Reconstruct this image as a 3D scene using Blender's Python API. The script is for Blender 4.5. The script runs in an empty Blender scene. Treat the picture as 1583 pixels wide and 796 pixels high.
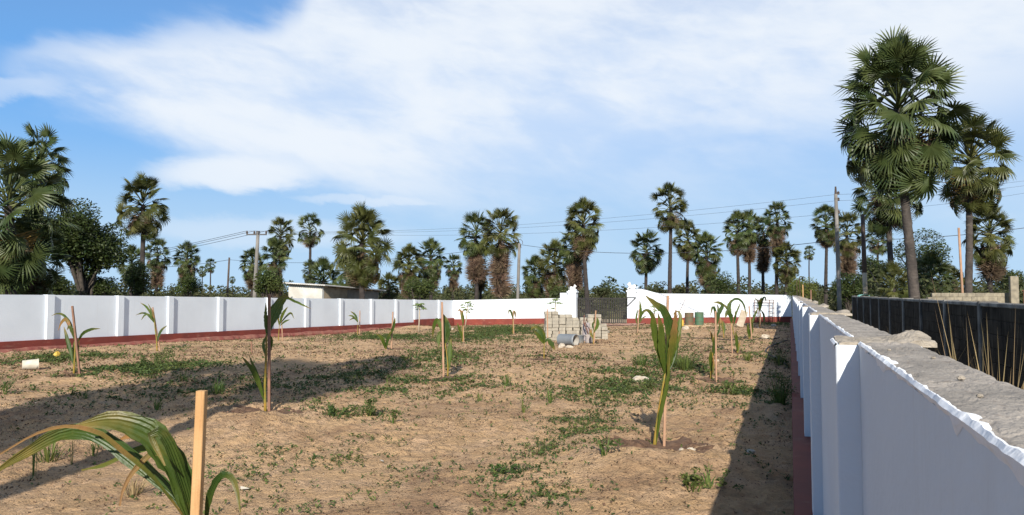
import bpy, math, random
import numpy as np
from mathutils import Vector, Matrix

# ------------------------------------------------------------------ camera, sky, sun, exposure
scene = bpy.context.scene
col = scene.collection
R = math.radians
CAM_H = 2.10
YAW = R(20.46)            # the view is turned this far left of the side walls' direction (+Y)
FPX = 1150.0              # focal length in photograph pixels (photograph 1583 x 796)
HORIZON = 453.0
PITCH = math.atan((HORIZON - 398.0) / FPX)
cam_data = bpy.data.cameras.new("camera")
cam_data.sensor_width = 36.0
cam_data.lens = FPX / 1583.0 * 36.0
cam_data.clip_start = 0.05
cam_data.clip_end = 20000.0
cam = bpy.data.objects.new("camera", cam_data)
col.objects.link(cam)
cam.location = (0, 0, CAM_H)
cam.rotation_euler = (R(90) + PITCH, 0, YAW)
scene.camera = cam

SUN_EL = R(29.0)
SUN_H = Vector((0.28, -0.96)).normalized()       # horizontal direction towards the sun
SUN_TO = Vector((SUN_H.x * math.cos(SUN_EL), SUN_H.y * math.cos(SUN_EL), math.sin(SUN_EL)))

world = bpy.data.worlds.new("World")
scene.world = world
world.use_nodes = True
wn, wl = world.node_tree.nodes, world.node_tree.links
wn.clear()


def wmath(op, a, b=None, c=None, clamp=False):
    n = wn.new("ShaderNodeMath"); n.operation = op; n.use_clamp = clamp
    for i, v in enumerate((a, b, c)):
        if v is None: continue
        if isinstance(v, (int, float)): n.inputs[i].default_value = v
        else: wl.new(v, n.inputs[i])
    return n.outputs[0]


def wsmooth(v, lo, hi):
    n = wn.new("ShaderNodeMapRange"); n.interpolation_type = 'SMOOTHERSTEP'
    wl.new(v, n.inputs[0])
    for i, q in ((1, lo), (2, hi)):
        if isinstance(q, (int, float)): n.inputs[i].default_value = q
        else: wl.new(q, n.inputs[i])
    n.inputs[3].default_value = 0; n.inputs[4].default_value = 1
    return n.outputs[0]


def wcurve(v, lo, hi, pts):
    """piecewise curve through pts (x, y in 0..1) of v mapped from lo..hi"""
    m = wn.new("ShaderNodeMapRange"); wl.new(v, m.inputs[0])
    m.inputs[1].default_value = lo; m.inputs[2].default_value = hi
    f = wn.new("ShaderNodeFloatCurve"); wl.new(m.outputs[0], f.inputs[1])
    c = f.mapping.curves[0]
    while len(c.points) < len(pts): c.points.new(0.5, 0.5)
    for p, (x, y) in zip(c.points, pts): p.location = (x, y)
    f.mapping.update()
    return f.outputs[0]


def wnoise(vec, scale, detail, rough, dist=0.0):
    n = wn.new("ShaderNodeTexNoise"); n.inputs["Scale"].default_value = scale
    n.inputs["Detail"].default_value = detail; n.inputs["Roughness"].default_value = rough
    n.inputs["Distortion"].default_value = dist
    wl.new(vec, n.inputs["Vector"]); return n.outputs[0]


SKY_STRENGTH = 0.10
sky = wn.new("ShaderNodeTexSky"); sky.sky_type = 'NISHITA'; sky.sun_disc = False
sky.sun_elevation = SUN_EL
sky.sun_rotation = math.atan2(SUN_H.x, SUN_H.y)
sky.altitude = 0; sky.air_density = 1.0; sky.dust_density = 0.25; sky.ozone_density = 2.2
tc = wn.new("ShaderNodeTexCoord")
sep = wn.new("ShaderNodeSeparateXYZ"); wl.new(tc.outputs["Generated"], sep.inputs[0])
dx, dy, dz = sep.outputs
# azimuth (degrees right of +Y) and elevation in degrees, as the clouds drift over the place
az = wmath('MULTIPLY', wmath('ARCTAN2', dx, dy), 180 / math.pi)
el = wmath('MULTIPLY', wmath('ARCSINE', dz), 180 / math.pi)
# cloud-layer coordinates, stretched along the wind
comb = wn.new("ShaderNodeCombineXYZ")
wl.new(wmath('MULTIPLY', wmath('ADD', az, wmath('MULTIPLY', el, 0.7)), 0.040), comb.inputs[0])
wl.new(wmath('MULTIPLY', wmath('SUBTRACT', el, wmath('MULTIPLY', az, -0.05)), 0.085), comb.inputs[1])
comb.inputs[2].default_value = 3.7
cv = comb.outputs[0]
n_big = wnoise(cv, 1.0, 3.0, 0.5, 0.4)
n_mid = wnoise(cv, 1.7, 5.0, 0.52, 0.25)
n_fine = wnoise(cv, 6.5, 6.0, 0.60, 0.3)
wob = wmath('MULTIPLY', wmath('SUBTRACT', n_mid, 0.5), 7.5)
wob2 = wmath('MULTIPLY', wmath('SUBTRACT', n_fine, 0.5), 2.2)
elw = wmath('ADD', wmath('ADD', el, wob), wob2)
# cirrus sheet: lower and upper limits in elevation (0..40 deg) along azimuth (-90..90)
A0, A1 = -180.0, 180.0
def au(a): return (a - A0) / (A1 - A0)
low = wmath('MULTIPLY', wcurve(az, A0, A1, [(0, .50), (au(-64), .48), (au(-58), .40), (au(-53.5), .305), (au(-48), .275), (au(-44), .240), (au(-36), .195), (au(-28), .145), (au(-18), .10), (au(0), .10), (au(20), .08), (au(100), .10), (au(150), .5), (1, .5)]), 40)
upc = wcurve(az, A0, A1, [(0, .33), (au(-59), .34), (au(-53.5), .395), (au(-48), .445), (au(-44), .475), (au(-38.5), .505), (au(-36.5), .54), (au(-34.5), .63), (au(-31), .84), (au(-25), 1.0), (au(100), 1.0), (au(150), .32), (1, .32)])
upp = wmath('ADD', wmath('MULTIPLY', upc, 40), wmath('MULTIPLY', wmath('MAXIMUM', wmath('SUBTRACT', upc, 0.8), 0.0), 500.0))
m_low = wsmooth(wmath('SUBTRACT', elw, low), -2.2, 4.2)
m_up = wsmooth(wmath('SUBTRACT', upp, elw), -1.2, 2.6)
body = wmath('MULTIPLY', m_low, m_up)
streak = wmath('ADD', wmath('MULTIPLY', wsmooth(wmath('ADD', wmath('MULTIPLY', n_mid, 0.7), wmath('MULTIPLY', n_fine, 0.3)), 0.30, 0.64), 0.40), 0.55)
sheet = wmath('MULTIPLY', body, streak)
# thinner towards the lower right, where the blue shows through
thin = wsmooth(wmath('SUBTRACT', wmath('ADD', el, wmath('MULTIPLY', wob, 0.5)), wmath('MULTIPLY', wmath('MAXIMUM', wmath('ADD', az, 40.0), 0.0), 0.135)), 0.5, 11.5)
sheet = wmath('MULTIPLY', sheet, wmath('ADD', wmath('MULTIPLY', thin, 0.70), 0.30))
# small wisps
def wisp(a, e, ra, re, k, tilt=0.0):
    da = wmath('SUBTRACT', az, a)
    de = wmath('SUBTRACT', wmath('ADD', wmath('ADD', el, wmath('MULTIPLY', wob, 0.10)), wmath('MULTIPLY', wob2, 0.95)), wmath('ADD', wmath('MULTIPLY', da, tilt), e))
    q = wmath('ADD', wmath('POWER', wmath('ABSOLUTE', wmath('DIVIDE', da, ra)), 2.0), wmath('POWER', wmath('ABSOLUTE', wmath('DIVIDE', de, re)), 2.0))
    return wmath('MULTIPLY', wmath('SUBTRACT', 1.0, wsmooth(q, 0.05, 1.25)), k)
w1 = wisp(-41.0, 8.6, 6.5, 1.5, 0.85, 0.04)
w2 = wisp(-31.5, 7.0, 6.0, 0.45, 0.38, 0.0)
w3 = wisp(-56.0, 12.6, 5.0, 1.0, 0.40, 0.2)
w4 = wisp(-38.0, 4.4, 12.0, 1.3, 0.34, 0.0)
cover = sheet
for q in (w1, w2, w3, w4):
    # union of soft covers: 1-(1-a)(1-b)
    cover = wmath('SUBTRACT', 1.0, wmath('MULTIPLY', wmath('SUBTRACT', 1.0, cover), wmath('SUBTRACT', 1.0, q)))
cover = wmath('MINIMUM', cover, 0.95)
# pale blue haze low in the sky, all round the horizon
EXPO = 2 ** 0.5
HZ = 1.07 / SKY_STRENGTH / EXPO
hmix = wn.new("ShaderNodeMix"); hmix.data_type = 'RGBA'
wl.new(wmath('SUBTRACT', 1.0, wmath('MULTIPLY', wsmooth(el, 2.0, 30.0), 0.97)), hmix.inputs[0])
deep = wn.new("ShaderNodeMix"); deep.data_type = 'RGBA'; deep.blend_type = 'MULTIPLY'; deep.inputs[0].default_value = 1.0
wl.new(sky.outputs[0], deep.inputs[6]); deep.inputs[7].default_value = (0.80, 0.95, 1.10, 1)
wl.new(deep.outputs[2], hmix.inputs[6])
hcol = wn.new("ShaderNodeMix"); hcol.data_type = 'RGBA'
wl.new(wsmooth(el, 0.0, 17.0), hcol.inputs[0])
hcol.inputs[6].default_value = (HZ * 0.46, HZ * 0.66, HZ * 0.87, 1)
hcol.inputs[7].default_value = (HZ * 0.11, HZ * 0.365, HZ * 0.80, 1)
wl.new(hcol.outputs[2], hmix.inputs[7])
cmix = wn.new("ShaderNodeMix"); cmix.data_type = 'RGBA'
wl.new(cover, cmix.inputs[0]); wl.new(hmix.outputs[2], cmix.inputs[6])
cmix.inputs[7].default_value = (HZ * 0.82, HZ * 0.87, HZ * 0.93, 1)
bg = wn.new("ShaderNodeBackground"); bg.inputs[1].default_value = SKY_STRENGTH
wl.new(cmix.outputs[2], bg.inputs[0])
wo = wn.new("ShaderNodeOutputWorld"); wl.new(bg.outputs[0], wo.inputs[0])

sun_d = bpy.data.lights.new("sun", 'SUN'); sun_d.energy = 5.0; sun_d.angle = R(0.6)
sun_d.color = (1.0, 0.93, 0.82)
sun = bpy.data.objects.new("sun", sun_d); col.objects.link(sun)
sun.rotation_euler = (-SUN_TO).to_track_quat('-Z', 'Y').to_euler()
sun.location = (10, -30, 30)

scene.view_settings.view_transform = 'Standard'
scene.view_settings.look = 'None'
scene.view_settings.exposure = 0.5
scene.view_settings.gamma = 1.0
scene.view_settings.use_curve_mapping = False
scene.cycles.max_bounces = 6
scene.cycles.transparent_max_bounces = 6

# ------------------------------------------------------------------ helpers
FWD = np.array([-math.sin(YAW), math.cos(YAW), 0.0])
RGT = np.array([math.cos(YAW), math.sin(YAW), 0.0])
UPV = np.array([0, 0, 1.0])


def ray(x, y):
    """direction of a photograph pixel, scaled so that its part along the view's heading is 1"""
    r, u = (x - 791.5) / FPX, (398.0 - y) / FPX
    f = math.cos(PITCH) - u * math.sin(PITCH); up = math.sin(PITCH) + u * math.cos(PITCH)
    return (FWD * f + RGT * r + UPV * up) / f


def at(x, y, depth):
    return np.array([0, 0, CAM_H]) + ray(x, y) * depth


WL, YF = -26.0, 56.0      # left wall face, far wall face


def tilt(x, y):
    """the plot falls gently towards its far left corner"""
    return -0.55 * np.clip(-np.asarray(x) / 26.0, 0, 1.15) * np.clip((np.asarray(y) - 18) / 38.0, 0, 1.1)


def gp(x, y):
    """ground point under a photograph pixel"""
    d = ray(x, y); z = 0.0
    for _ in range(12):
        t = (z - CAM_H) / d[2]; p = d * t; z = float(tilt(p[0], p[1]))
    return np.array([p[0], p[1], z])


def depth_of(p):
    return float(np.dot(p - np.array([0, 0, CAM_H]), FWD))


def _h(ix, iy, s):
    n = (ix.astype(np.int64) * 374761393 + iy.astype(np.int64) * 668265263 + s * 144665) & 0x7fffffff
    n = ((n ^ (n >> 13)) * 1274126177) & 0x7fffffff
    return ((n ^ (n >> 16)) & 0xffff) / 65535.0


def vn(x, y, s=0):
    x = np.asarray(x, float); y = np.asarray(y, float)
    ix, iy = np.floor(x), np.floor(y); fx, fy = x - ix, y - iy
    fx = fx * fx * (3 - 2 * fx); fy = fy * fy * (3 - 2 * fy)
    a, b = _h(ix, iy, s), _h(ix + 1, iy, s); c, d = _h(ix, iy + 1, s), _h(ix + 1, iy + 1, s)
    return (a + (b - a) * fx) * (1 - fy) + (c + (d - c) * fx) * fy


def fbm(x, y, s=0, o=4, g=0.5):
    v, a, t = 0, 1.0, 0
    for i in range(o):
        v = v + a * vn(x * 2 ** i, y * 2 ** i, s + i * 17); t += a; a *= g
    return v / t


class MB:
    """collects triangles; build() links them as one mesh object"""
    def __init__(self): self.V, self.T, self.n = [], [], 0

    def add(self, V, T):
        V = np.asarray(V, float).reshape(-1, 3); T = np.asarray(T, np.int64).reshape(-1, 3)
        self.V.append(V); self.T.append(T + self.n); self.n += len(V); return self

    def quad(self, a, b, c, d): return self.add([a, b, c, d], [[0, 1, 2], [0, 2, 3]])

    def hexa(self, lo, hi):
        """lo, hi: four corners each, in the same turning order"""
        V = np.array(list(lo) + list(hi), float)
        return self.add(V, [[0, 2, 1], [0, 3, 2], [4, 5, 6], [4, 6, 7], [0, 1, 5], [0, 5, 4], [1, 2, 6], [1, 6, 5], [2, 3, 7], [2, 7, 6], [3, 0, 4], [3, 4, 7]])

    def box(self, x0, x1, y0, y1, z0, z1):
        return self.hexa([(x0, y0, z0), (x1, y0, z0), (x1, y1, z0), (x0, y1, z0)], [(x0, y0, z1), (x1, y0, z1), (x1, y1, z1), (x0, y1, z1)])

    def bbox(self, x0, x1, y0, y1, z0, z1, b):
        """box with chamfered edges"""
        V, xs, ys, zs = [], (x0, x1), (y0, y1), (z0, z1)
        idx = {}
        for i in (0, 1):
            for j in (0, 1):
                for k in (0, 1):
                    sx, sy, sz = (1 if i == 0 else -1), (1 if j == 0 else -1), (1 if k == 0 else -1)
                    for ax in range(3):
                        p = [xs[i] + sx * b, ys[j] + sy * b, zs[k] + sz * b]
                        p[ax] = (xs[i], ys[j], zs[k])[ax]
                        idx[(i, j, k, ax)] = len(V); V.append(p)
        T = []
        def q(a, b_, c, d): T.extend([[a, b_, c], [a, c, d]])
        for ax in range(3):
            o1, o2 = [a for a in range(3) if a != ax]
            for s in (0, 1):
                ks = []
                for u, v in ((0, 0), (1, 0), (1, 1), (0, 1)):
                    key = [0, 0, 0]; key[ax] = s; key[o1] = u; key[o2] = v
                    ks.append(idx[tuple(key) + (ax,)])
                q(*ks)
        for ax in range(3):           # edge strips along axis ax
            o1, o2 = [a for a in range(3) if a != ax]
            for u in (0, 1):
                for v in (0, 1):
                    k0 = [0, 0, 0]; k0[o1] = u; k0[o2] = v; k1 = list(k0); k1[ax] = 1
                    q(idx[tuple(k0) + (o1,)], idx[tuple(k0) + (o2,)], idx[tuple(k1) + (o2,)], idx[tuple(k1) + (o1,)])
        for i in (0, 1):
            for j in (0, 1):
                for k in (0, 1): T.append([idx[(i, j, k, a)] for a in range(3)])
        return self.add(V, T)

    def tube(self, pts, rad, n=8, caps=True):
        pts = [np.asarray(p, float) for p in pts]
        if np.isscalar(rad): rad = [rad] * len(pts)
        V, T = [], []
        for i, p in enumerate(pts):
            t = pts[min(i + 1, len(pts) - 1)] - pts[max(i - 1, 0)]; t = t / (np.linalg.norm(t) + 1e-9)
            a = np.array([0, 0, 1.0]) if abs(t[2]) < 0.9 else np.array([0, 1.0, 0])
            u = np.cross(t, a); u /= np.linalg.norm(u); w = np.cross(t, u)
            for k in range(n):
                g = 2 * math.pi * k / n; V.append(p + rad[i] * (math.cos(g) * u + math.sin(g) * w))
        for i in range(len(pts) - 1):
            for k in range(n):
                a, b = i * n + k, i * n + (k + 1) % n; T += [[a, b, b + n], [a, b + n, a + n]]
        if caps:
            m = len(V); V += [pts[0], pts[-1]]; e = (len(pts) - 1) * n
            for k in range(n): T += [[m, (k + 1) % n, k], [m + 1, e + k, e + (k + 1) % n]]
        return self.add(V, T)

    def lathe(self, prof, n=16, c=(0, 0, 0), squash=1.0):
        V, T = [], []
        for r, z in prof:
            for k in range(n):
                g = 2 * math.pi * k / n; V.append((c[0] + r * math.cos(g), c[1] + squash * r * math.sin(g), c[2] + z))
        for i in range(len(prof) - 1):
            for k in range(n):
                a, b = i * n + k, i * n + (k + 1) % n; T += [[a, b, b + n], [a, b + n, a + n]]
        return self.add(V, T)

    def xform(self, M, since=0):
        M = np.array(M)
        for i in range(since, len(self.V)): self.V[i] = self.V[i] @ M[:3, :3].T + M[:3, 3]
        return self

    def mesh(self, name, mat, smooth=False):
        V = np.concatenate(self.V); T = np.concatenate(self.T)
        me = bpy.data.meshes.new(name)
        me.vertices.add(len(V)); me.vertices.foreach_set("co", V.ravel().astype(np.float32))
        me.loops.add(len(T) * 3); me.loops.foreach_set("vertex_index", T.ravel().astype(np.int32))
        me.polygons.add(len(T)); me.polygons.foreach_set("loop_start", np.arange(0, len(T) * 3, 3, dtype=np.int32))
        me.polygons.foreach_set("use_smooth", np.full(len(T), bool(smooth)))
        me.update(calc_edges=True)
        me.materials.append(mat); return me

    def build(self, name, mat, parent=None, smooth=False, fix=True):
        return link(name, self.mesh(name, mat, smooth), parent)


def link(name, me, parent=None, M=None):
    o = bpy.data.objects.new(name, me); col.objects.link(o)
    if parent is not None: o.parent = parent
    if M is not None: o.matrix_local = M
    return o


def empty(name, loc=(0, 0, 0), rz=0.0):
    o = bpy.data.objects.new(name, None); col.objects.link(o)
    o.location = tuple(loc); o.rotation_euler = (0, 0, rz); o.empty_display_size = 0.2
    return o


def tag(o, label, cat, group=None, kind=None):
    if label: o["label"] = label
    if cat: o["category"] = cat
    if group: o["group"] = group
    if kind: o["kind"] = kind
    return o


def recalc(o):
    import bmesh
    b = bmesh.new(); b.from_mesh(o.data); bmesh.ops.recalc_face_normals(b, faces=b.faces); b.to_mesh(o.data); b.free(); return o


# ------------------------------------------------------------------ materials
def material(name, base, var=None, scale=4.0, rough=0.85, bump=0.0, bscale=40.0, spec=0.25, coord='Object', detail=6.0, vlo=0.35, vhi=0.65, metallic=0.0, island=0.0, transl=0.0, tcol=None, extra=None, bdist=0.01, tip=None):
    m = bpy.data.materials.new(name); m.use_nodes = True
    n, l = m.node_tree.nodes, m.node_tree.links
    p = n["Principled BSDF"]; out = n["Material Output"]
    p.inputs["Roughness"].default_value = rough; p.inputs["Metallic"].default_value = metallic
    p.inputs["Specular IOR Level"].default_value = spec
    t = n.new("ShaderNodeTexCoord")
    if coord == 'World':
        g = n.new("ShaderNodeNewGeometry"); vec = g.outputs["Position"]
    else: vec = t.outputs[coord]
    c = None
    def rgb(v): return (v[0], v[1], v[2], 1)
    if var is not None:
        nz = n.new("ShaderNodeTexNoise"); nz.inputs["Scale"].default_value = scale; nz.inputs["Detail"].default_value = detail
        l.new(vec, nz.inputs["Vector"])
        mr = n.new("ShaderNodeMapRange"); mr.inputs[1].default_value = vlo; mr.inputs[2].default_value = vhi; l.new(nz.outputs[0], mr.inputs[0])
        mx = n.new("ShaderNodeMix"); mx.data_type = 'RGBA'; l.new(mr.outputs[0], mx.inputs[0])
        mx.inputs[6].default_value = rgb(base); mx.inputs[7].default_value = rgb(var); c = mx.outputs[2]
    if extra:
        for (ecol, esc, elo, ehi, est) in extra:     # further stains: colour, scale (x,y,z), range, strength
            mp = n.new("ShaderNodeMapping"); mp.inputs["Scale"].default_value = esc; l.new(vec, mp.inputs[0])
            nz = n.new("ShaderNodeTexNoise"); nz.inputs["Scale"].default_value = 1.0; nz.inputs["Detail"].default_value = 7.0; nz.inputs["Roughness"].default_value = 0.62
            l.new(mp.outputs[0], nz.inputs["Vector"])
            mr = n.new("ShaderNodeMapRange"); mr.inputs[1].default_value = elo; mr.inputs[2].default_value = ehi; mr.inputs[4].default_value = est; l.new(nz.outputs[0], mr.inputs[0])
            mx = n.new("ShaderNodeMix"); mx.data_type = 'RGBA'; l.new(mr.outputs[0], mx.inputs[0])
            if c is not None: l.new(c, mx.inputs[6])
            else: mx.inputs[6].default_value = rgb(base)
            mx.inputs[7].default_value = rgb(ecol); c = mx.outputs[2]
    if tip:                                     # leaf ends yellow and dry out; 'along' runs from leaf base to tip
        at_ = n.new("ShaderNodeAttribute"); at_.attribute_name = 'along'
        nz = n.new("ShaderNodeTexNoise"); nz.inputs["Scale"].default_value = 6.0; nz.inputs["Detail"].default_value = 4.0; l.new(vec, nz.inputs["Vector"])
        ad = n.new("ShaderNodeMath"); ad.operation = 'MULTIPLY_ADD'; l.new(nz.outputs[0], ad.inputs[0]); ad.inputs[1].default_value = 0.7; l.new(at_.outputs["Fac"], ad.inputs[2])
        mr = n.new("ShaderNodeMapRange"); mr.inputs[1].default_value = tip[1]; mr.inputs[2].default_value = tip[2]; mr.inputs[4].default_value = 0.9; l.new(ad.outputs[0], mr.inputs[0])
        mx = n.new("ShaderNodeMix"); mx.data_type = 'RGBA'; l.new(mr.outputs[0], mx.inputs[0])
        if c is not None: l.new(c, mx.inputs[6])
        else: mx.inputs[6].default_value = rgb(base)
        mx.inputs[7].default_value = rgb(tip[0]); c = mx.outputs[2]
    if island:
        g = n.new("ShaderNodeNewGeometry"); hs = n.new("ShaderNodeHueSaturation")
        mr = n.new("ShaderNodeMapRange"); mr.inputs[3].default_value = 1 - island; mr.inputs[4].default_value = 1 + island
        l.new(g.outputs["Random Per Island"], mr.inputs[0]); l.new(mr.outputs[0], hs.inputs["Value"])
        mr2 = n.new("ShaderNodeMapRange"); mr2.inputs[3].default_value = 0.5 - island * 0.05; mr2.inputs[4].default_value = 0.5 + island * 0.03
        ml = n.new("ShaderNodeMath"); ml.operation = 'FRACT'; mm = n.new("ShaderNodeMath"); mm.operation = 'MULTIPLY'; mm.inputs[1].default_value = 7.31
        l.new(g.outputs["Random Per Island"], mm.inputs[0]); l.new(mm.outputs[0], ml.inputs[0]); l.new(ml.outputs[0], mr2.inputs[0]); l.new(mr2.outputs[0], hs.inputs["Hue"])
        if c is not None: l.new(c, hs.inputs["Color"])
        else: hs.inputs["Color"].default_value = rgb(base)
        c = hs.outputs[0]
    if c is not None: l.new(c, p.inputs["Base Color"])
    else: p.inputs["Base Color"].default_value = rgb(base)
    if bump:
        nb = n.new("ShaderNodeTexNoise"); nb.inputs["Scale"].default_value = bscale; nb.inputs["Detail"].default_value = 6.0; l.new(vec, nb.inputs["Vector"])
        bp = n.new("ShaderNodeBump"); bp.inputs["Strength"].default_value = bump; bp.inputs["Distance"].default_value = bdist
        l.new(nb.outputs[0], bp.inputs["Height"]); l.new(bp.outputs[0], p.inputs["Normal"])
    if transl:
        tb = n.new("ShaderNodeBsdfTranslucent"); mxs = n.new("ShaderNodeMixShader"); mxs.inputs[0].default_value = transl
        if c is not None:
            l.new(c, tb.inputs[0])
        else: tb.inputs[0].default_value = rgb(tcol or base)
        l.new(p.outputs[0], mxs.inputs[1]); l.new(tb.outputs[0], mxs.inputs[2]); l.new(mxs.outputs[0], out.inputs[0])
    return m


M = {}
M['white'] = material('white_wall_paint', (.645, .695, .735), (.59, .635, .675), 0.7, .8, .5, 26, extra=[((.33, .33, .33), (70, 70, 70), .735, .77, .6), ((.50, .50, .49), (7, 7, .5), .58, .82, .35), ((.44, .40, .35), (1.1, 1.1, 1.6), .66, .82, .35)], coord='World', bdist=.006)
M['white_thick'] = material('thick_white_paint', (.84, .85, .86), (.74, .75, .76), 14, .65, .5, 90, coord='World', bdist=.004)
M['red'] = material('red_oxide_paint', (.205, .045, .032), (.15, .038, .03), 1.6, .75, .2, 40, coord='World', extra=[((.33, .20, .14), (2.2, 2.2, 6), .56, .80, .6)])
M['footing'] = material('dusty_red_footing', (.19, .055, .045), (.25, .11, .08), 2.5, .9, .5, 30, coord='World', extra=[((.40, .25, .17), (3, 3, 8), .56, .78, .7)])
M['concrete'] = material('rough_concrete', (.32, .285, .245), (.205, .185, .16), 6, .95, .9, 120, coord='World', bdist=.006, extra=[((.17, .135, .11), (30, 30, 30), .57, .68, .7), ((.42, .38, .33), (5, 5, 5), .55, .7, .6), ((.09, .078, .066), (14, 60, 40), .60, .70, .6)])
M['mortar'] = material('crumbled_mortar', (.38, .33, .265), (.25, .215, .17), 16, .95, 1.0, 90, coord='World', bdist=.008)
M['black_block'] = material('blackened_block', (.019, .016, .013), (.046, .039, .031), 3, 1.0, .6, 45, spec=.05, coord='World', bdist=.01, extra=[((.13, .112, .088), (6, 6, .7), .54, .76, .65), ((.012, .012, .012), (7, 7, .5), .5, .7, .8)])
M['post'] = material('weathered_post', (.22, .21, .19), (.09, .086, .08), 2.5, .95, .5, 40, coord='World', extra=[((.03, .03, .03), (6, 6, .7), .5, .72, .8)])
M['pale_block'] = material('pale_block', (.30, .26, .19), (.19, .165, .125), 5, .95, .7, 50, coord='World', extra=[((.07, .06, .05), (2, 2, 2), .56, .72, .7)])
M['gate'] = material('black_gate_paint', (.014, .014, .015), (.03, .026, .024), 9, .5, .1, 40, spec=.4)
M['paver'] = material('concrete_block', (.36, .325, .26), (.26, .235, .19), 5, .95, .6, 60, coord='World', extra=[((.22, .19, .15), (9, 9, 9), .58, .7, .6)])
M['paving'] = material('pink_paving', (.34, .17, .13), (.42, .26, .19), 1.3, .9, .4, 30, coord='World')
M['pipe'] = material('grey_plastic_pipe', (.15, .17, .185), (.19, .205, .215), 3, .5, .05, 30, spec=.4)
M['pipe_in'] = material('cement_lining', (.42, .40, .36), (.33, .31, .28), 6, .9, .3, 40)
M['bucket_dark'] = material('dark_bucket', (.07, .09, .11), (.2, .19, .17), 6, .6, .2, 30)
M['bucket_grey'] = material('dusty_grey_bucket', (.28, .255, .26), (.4, .35, .30), 6, .7, .2, 30)
M['bucket_white'] = material('white_plastic', (.56, .52, .43), (.46, .41, .32), 7, .5, .1, 30)
M['rust'] = material('rusty_steel', (.16, .07, .045), (.09, .05, .04), 8, .85, .4, 60)
M['steel_bag'] = material('cement_bag', (.30, .27, .27), (.22, .19, .18), 5, .9, .5, 25)
M['drum_green'] = material('green_drum_paint', (.055, .15, .085), (.085, .12, .075), 4, .6, .2, 20, extra=[((.16, .08, .05), (5, 5, 5), .6, .72, .7)])
M['drum_brown'] = material('rusty_green_drum', (.075, .10, .06), (.17, .09, .055), 3, .7, .2, 20, extra=[((.17, .08, .05), (5, 5, 5), .5, .66, .8)])
M['yellow'] = material('yellow_plastic', (.55, .36, .06), (.42, .27, .05), 5, .5, .1, 30)
M['redplastic'] = material('red_plastic', (.33, .045, .03), (.24, .05, .035), 5, .5, .1, 30)
M['board'] = material('weathered_board', (.44, .38, .29), (.33, .27, .2), 4, .9, .3, 40)
M['plank'] = material('sawn_plank', (.46, .34, .21), (.34, .245, .15), 6, .9, .3, 40)
M['hose'] = material('black_hose', (.018, .018, .02), (.04, .038, .036), 12, .6)
M['stone'] = material('pale_stone', (.50, .44, .35), (.34, .28, .21), 9, .95, .8, 30, coord='World')
M['wood'] = material('sawn_stake_wood', (.52, .325, .155), (.43, .245, .105), 2.5, .8, .25, 60, extra=[((.33, .17, .07), (45, 45, 2.0), .50, .68, .75), ((.60, .42, .23), (20, 20, 1.2), .55, .7, .6)])
M['wood_pink'] = material('pinkish_stake_wood', (.40, .245, .155), (.30, .175, .11), 3, .85, .3, 60, extra=[((.20, .11, .07), (40, 40, 3), .55, .7, .7)])
M['wood_dark'] = material('weathered_stake_wood', (.26, .14, .09), (.17, .095, .065), 3, .85, .3, 60, extra=[((.10, .06, .045), (40, 40, 3), .55, .7, .7)])
M['pole'] = material('concrete_pole', (.22, .205, .185), (.15, .14, .125), 1.0, .9, .3, 20, coord='World', extra=[((.12, .11, .10), (3, 3, .6), .55, .75, .6)])
M['pole_pale'] = material('pale_pole', (.46, .40, .31), (.34, .29, .22), 1.0, .9, .3, 20, coord='World')
M['pole_dark'] = material('dark_timber_pole', (.06, .045, .038), (.10, .075, .06), 2.0, .9, .3, 20, coord='World')
M['metal'] = material('dull_metal', (.12, .12, .125), (.18, .175, .17), 6, .5, .1, 30, metallic=.5)
M['wire'] = material('cable', (.035, .035, .038), (.055, .055, .055), 2, .6)
M['roof_sheet'] = material('pale_roof_sheet', (.62, .61, .58), (.47, .45, .41), 1.2, .7, .2, 15, coord='World')
M['shed_white'] = material('whitewashed_wall', (.60, .59, .55), (.46, .44, .39), 1.2, .9, .4, 25, coord='World', extra=[((.25, .22, .18), (2, 2, 4), .58, .75, .5)])
M['shed_brown'] = material('earth_block_wall', (.34, .27, .18), (.25, .19, .125), 2, .95, .5, 25, coord='World')
M['shed_dark'] = material('bare_block_wall', (.25, .22, .18), (.18, .155, .125), 2, .95, .5, 25, coord='World')
M['statue'] = material('white_plaster', (.80, .80, .79), (.70, .69, .67), 9, .75, .3, 40)
M['bark'] = material('palm_bark', (.085, .070, .060), (.042, .036, .032), 3, .95, 1.0, 14, coord='World', bdist=.03, extra=[((.15, .13, .11), (2, 2, 9), .56, .72, .7), ((.035, .03, .028), (1, 1, 13), .58, .70, .8)])
M['bark_dark'] = material('dark_palm_bark', (.055, .045, .04), (.032, .027, .025), 3, .95, 1.0, 14, coord='World', bdist=.03, extra=[((.11, .095, .08), (2, 2, 9), .6, .75, .5)])
M['twig'] = material('grey_twig_bark', (.08, .066, .054), (.045, .038, .032), 8, .95, .5, 30)
M['leaf'] = material('palm_leaf', (.036, .058, .017), (.084, .100, .032), 0.9, .45, 0, spec=.35, island=.38, transl=.16, coord='World')
M['leaf_b'] = material('palm_leaf_olive', (.044, .056, .014), (.095, .098, .028), 0.9, .45, 0, spec=.35, island=.42, transl=.16, coord='World')
M['dead'] = material('dead_palm_leaf', (.20, .14, .09), (.095, .063, .042), 2.0, .9, 0, island=.45, transl=.1, coord='World')
M['dead_orange'] = material('yellowed_palm_leaf', (.26, .145, .038), (.18, .12, .045), 2.0, .8, 0, island=.4, transl=.15, coord='World')
M['foliage'] = material('broad_leaf', (.022, .040, .010), (.052, .070, .018), 1.2, .5, 0, spec=.3, island=.45, transl=.2, coord='World')
M['foliage_mid'] = material('mid_green_leaf', (.042, .068, .016), (.080, .098, .026), 0.8, .55, 0, spec=.3, island=.45, transl=.25, coord='World')
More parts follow.
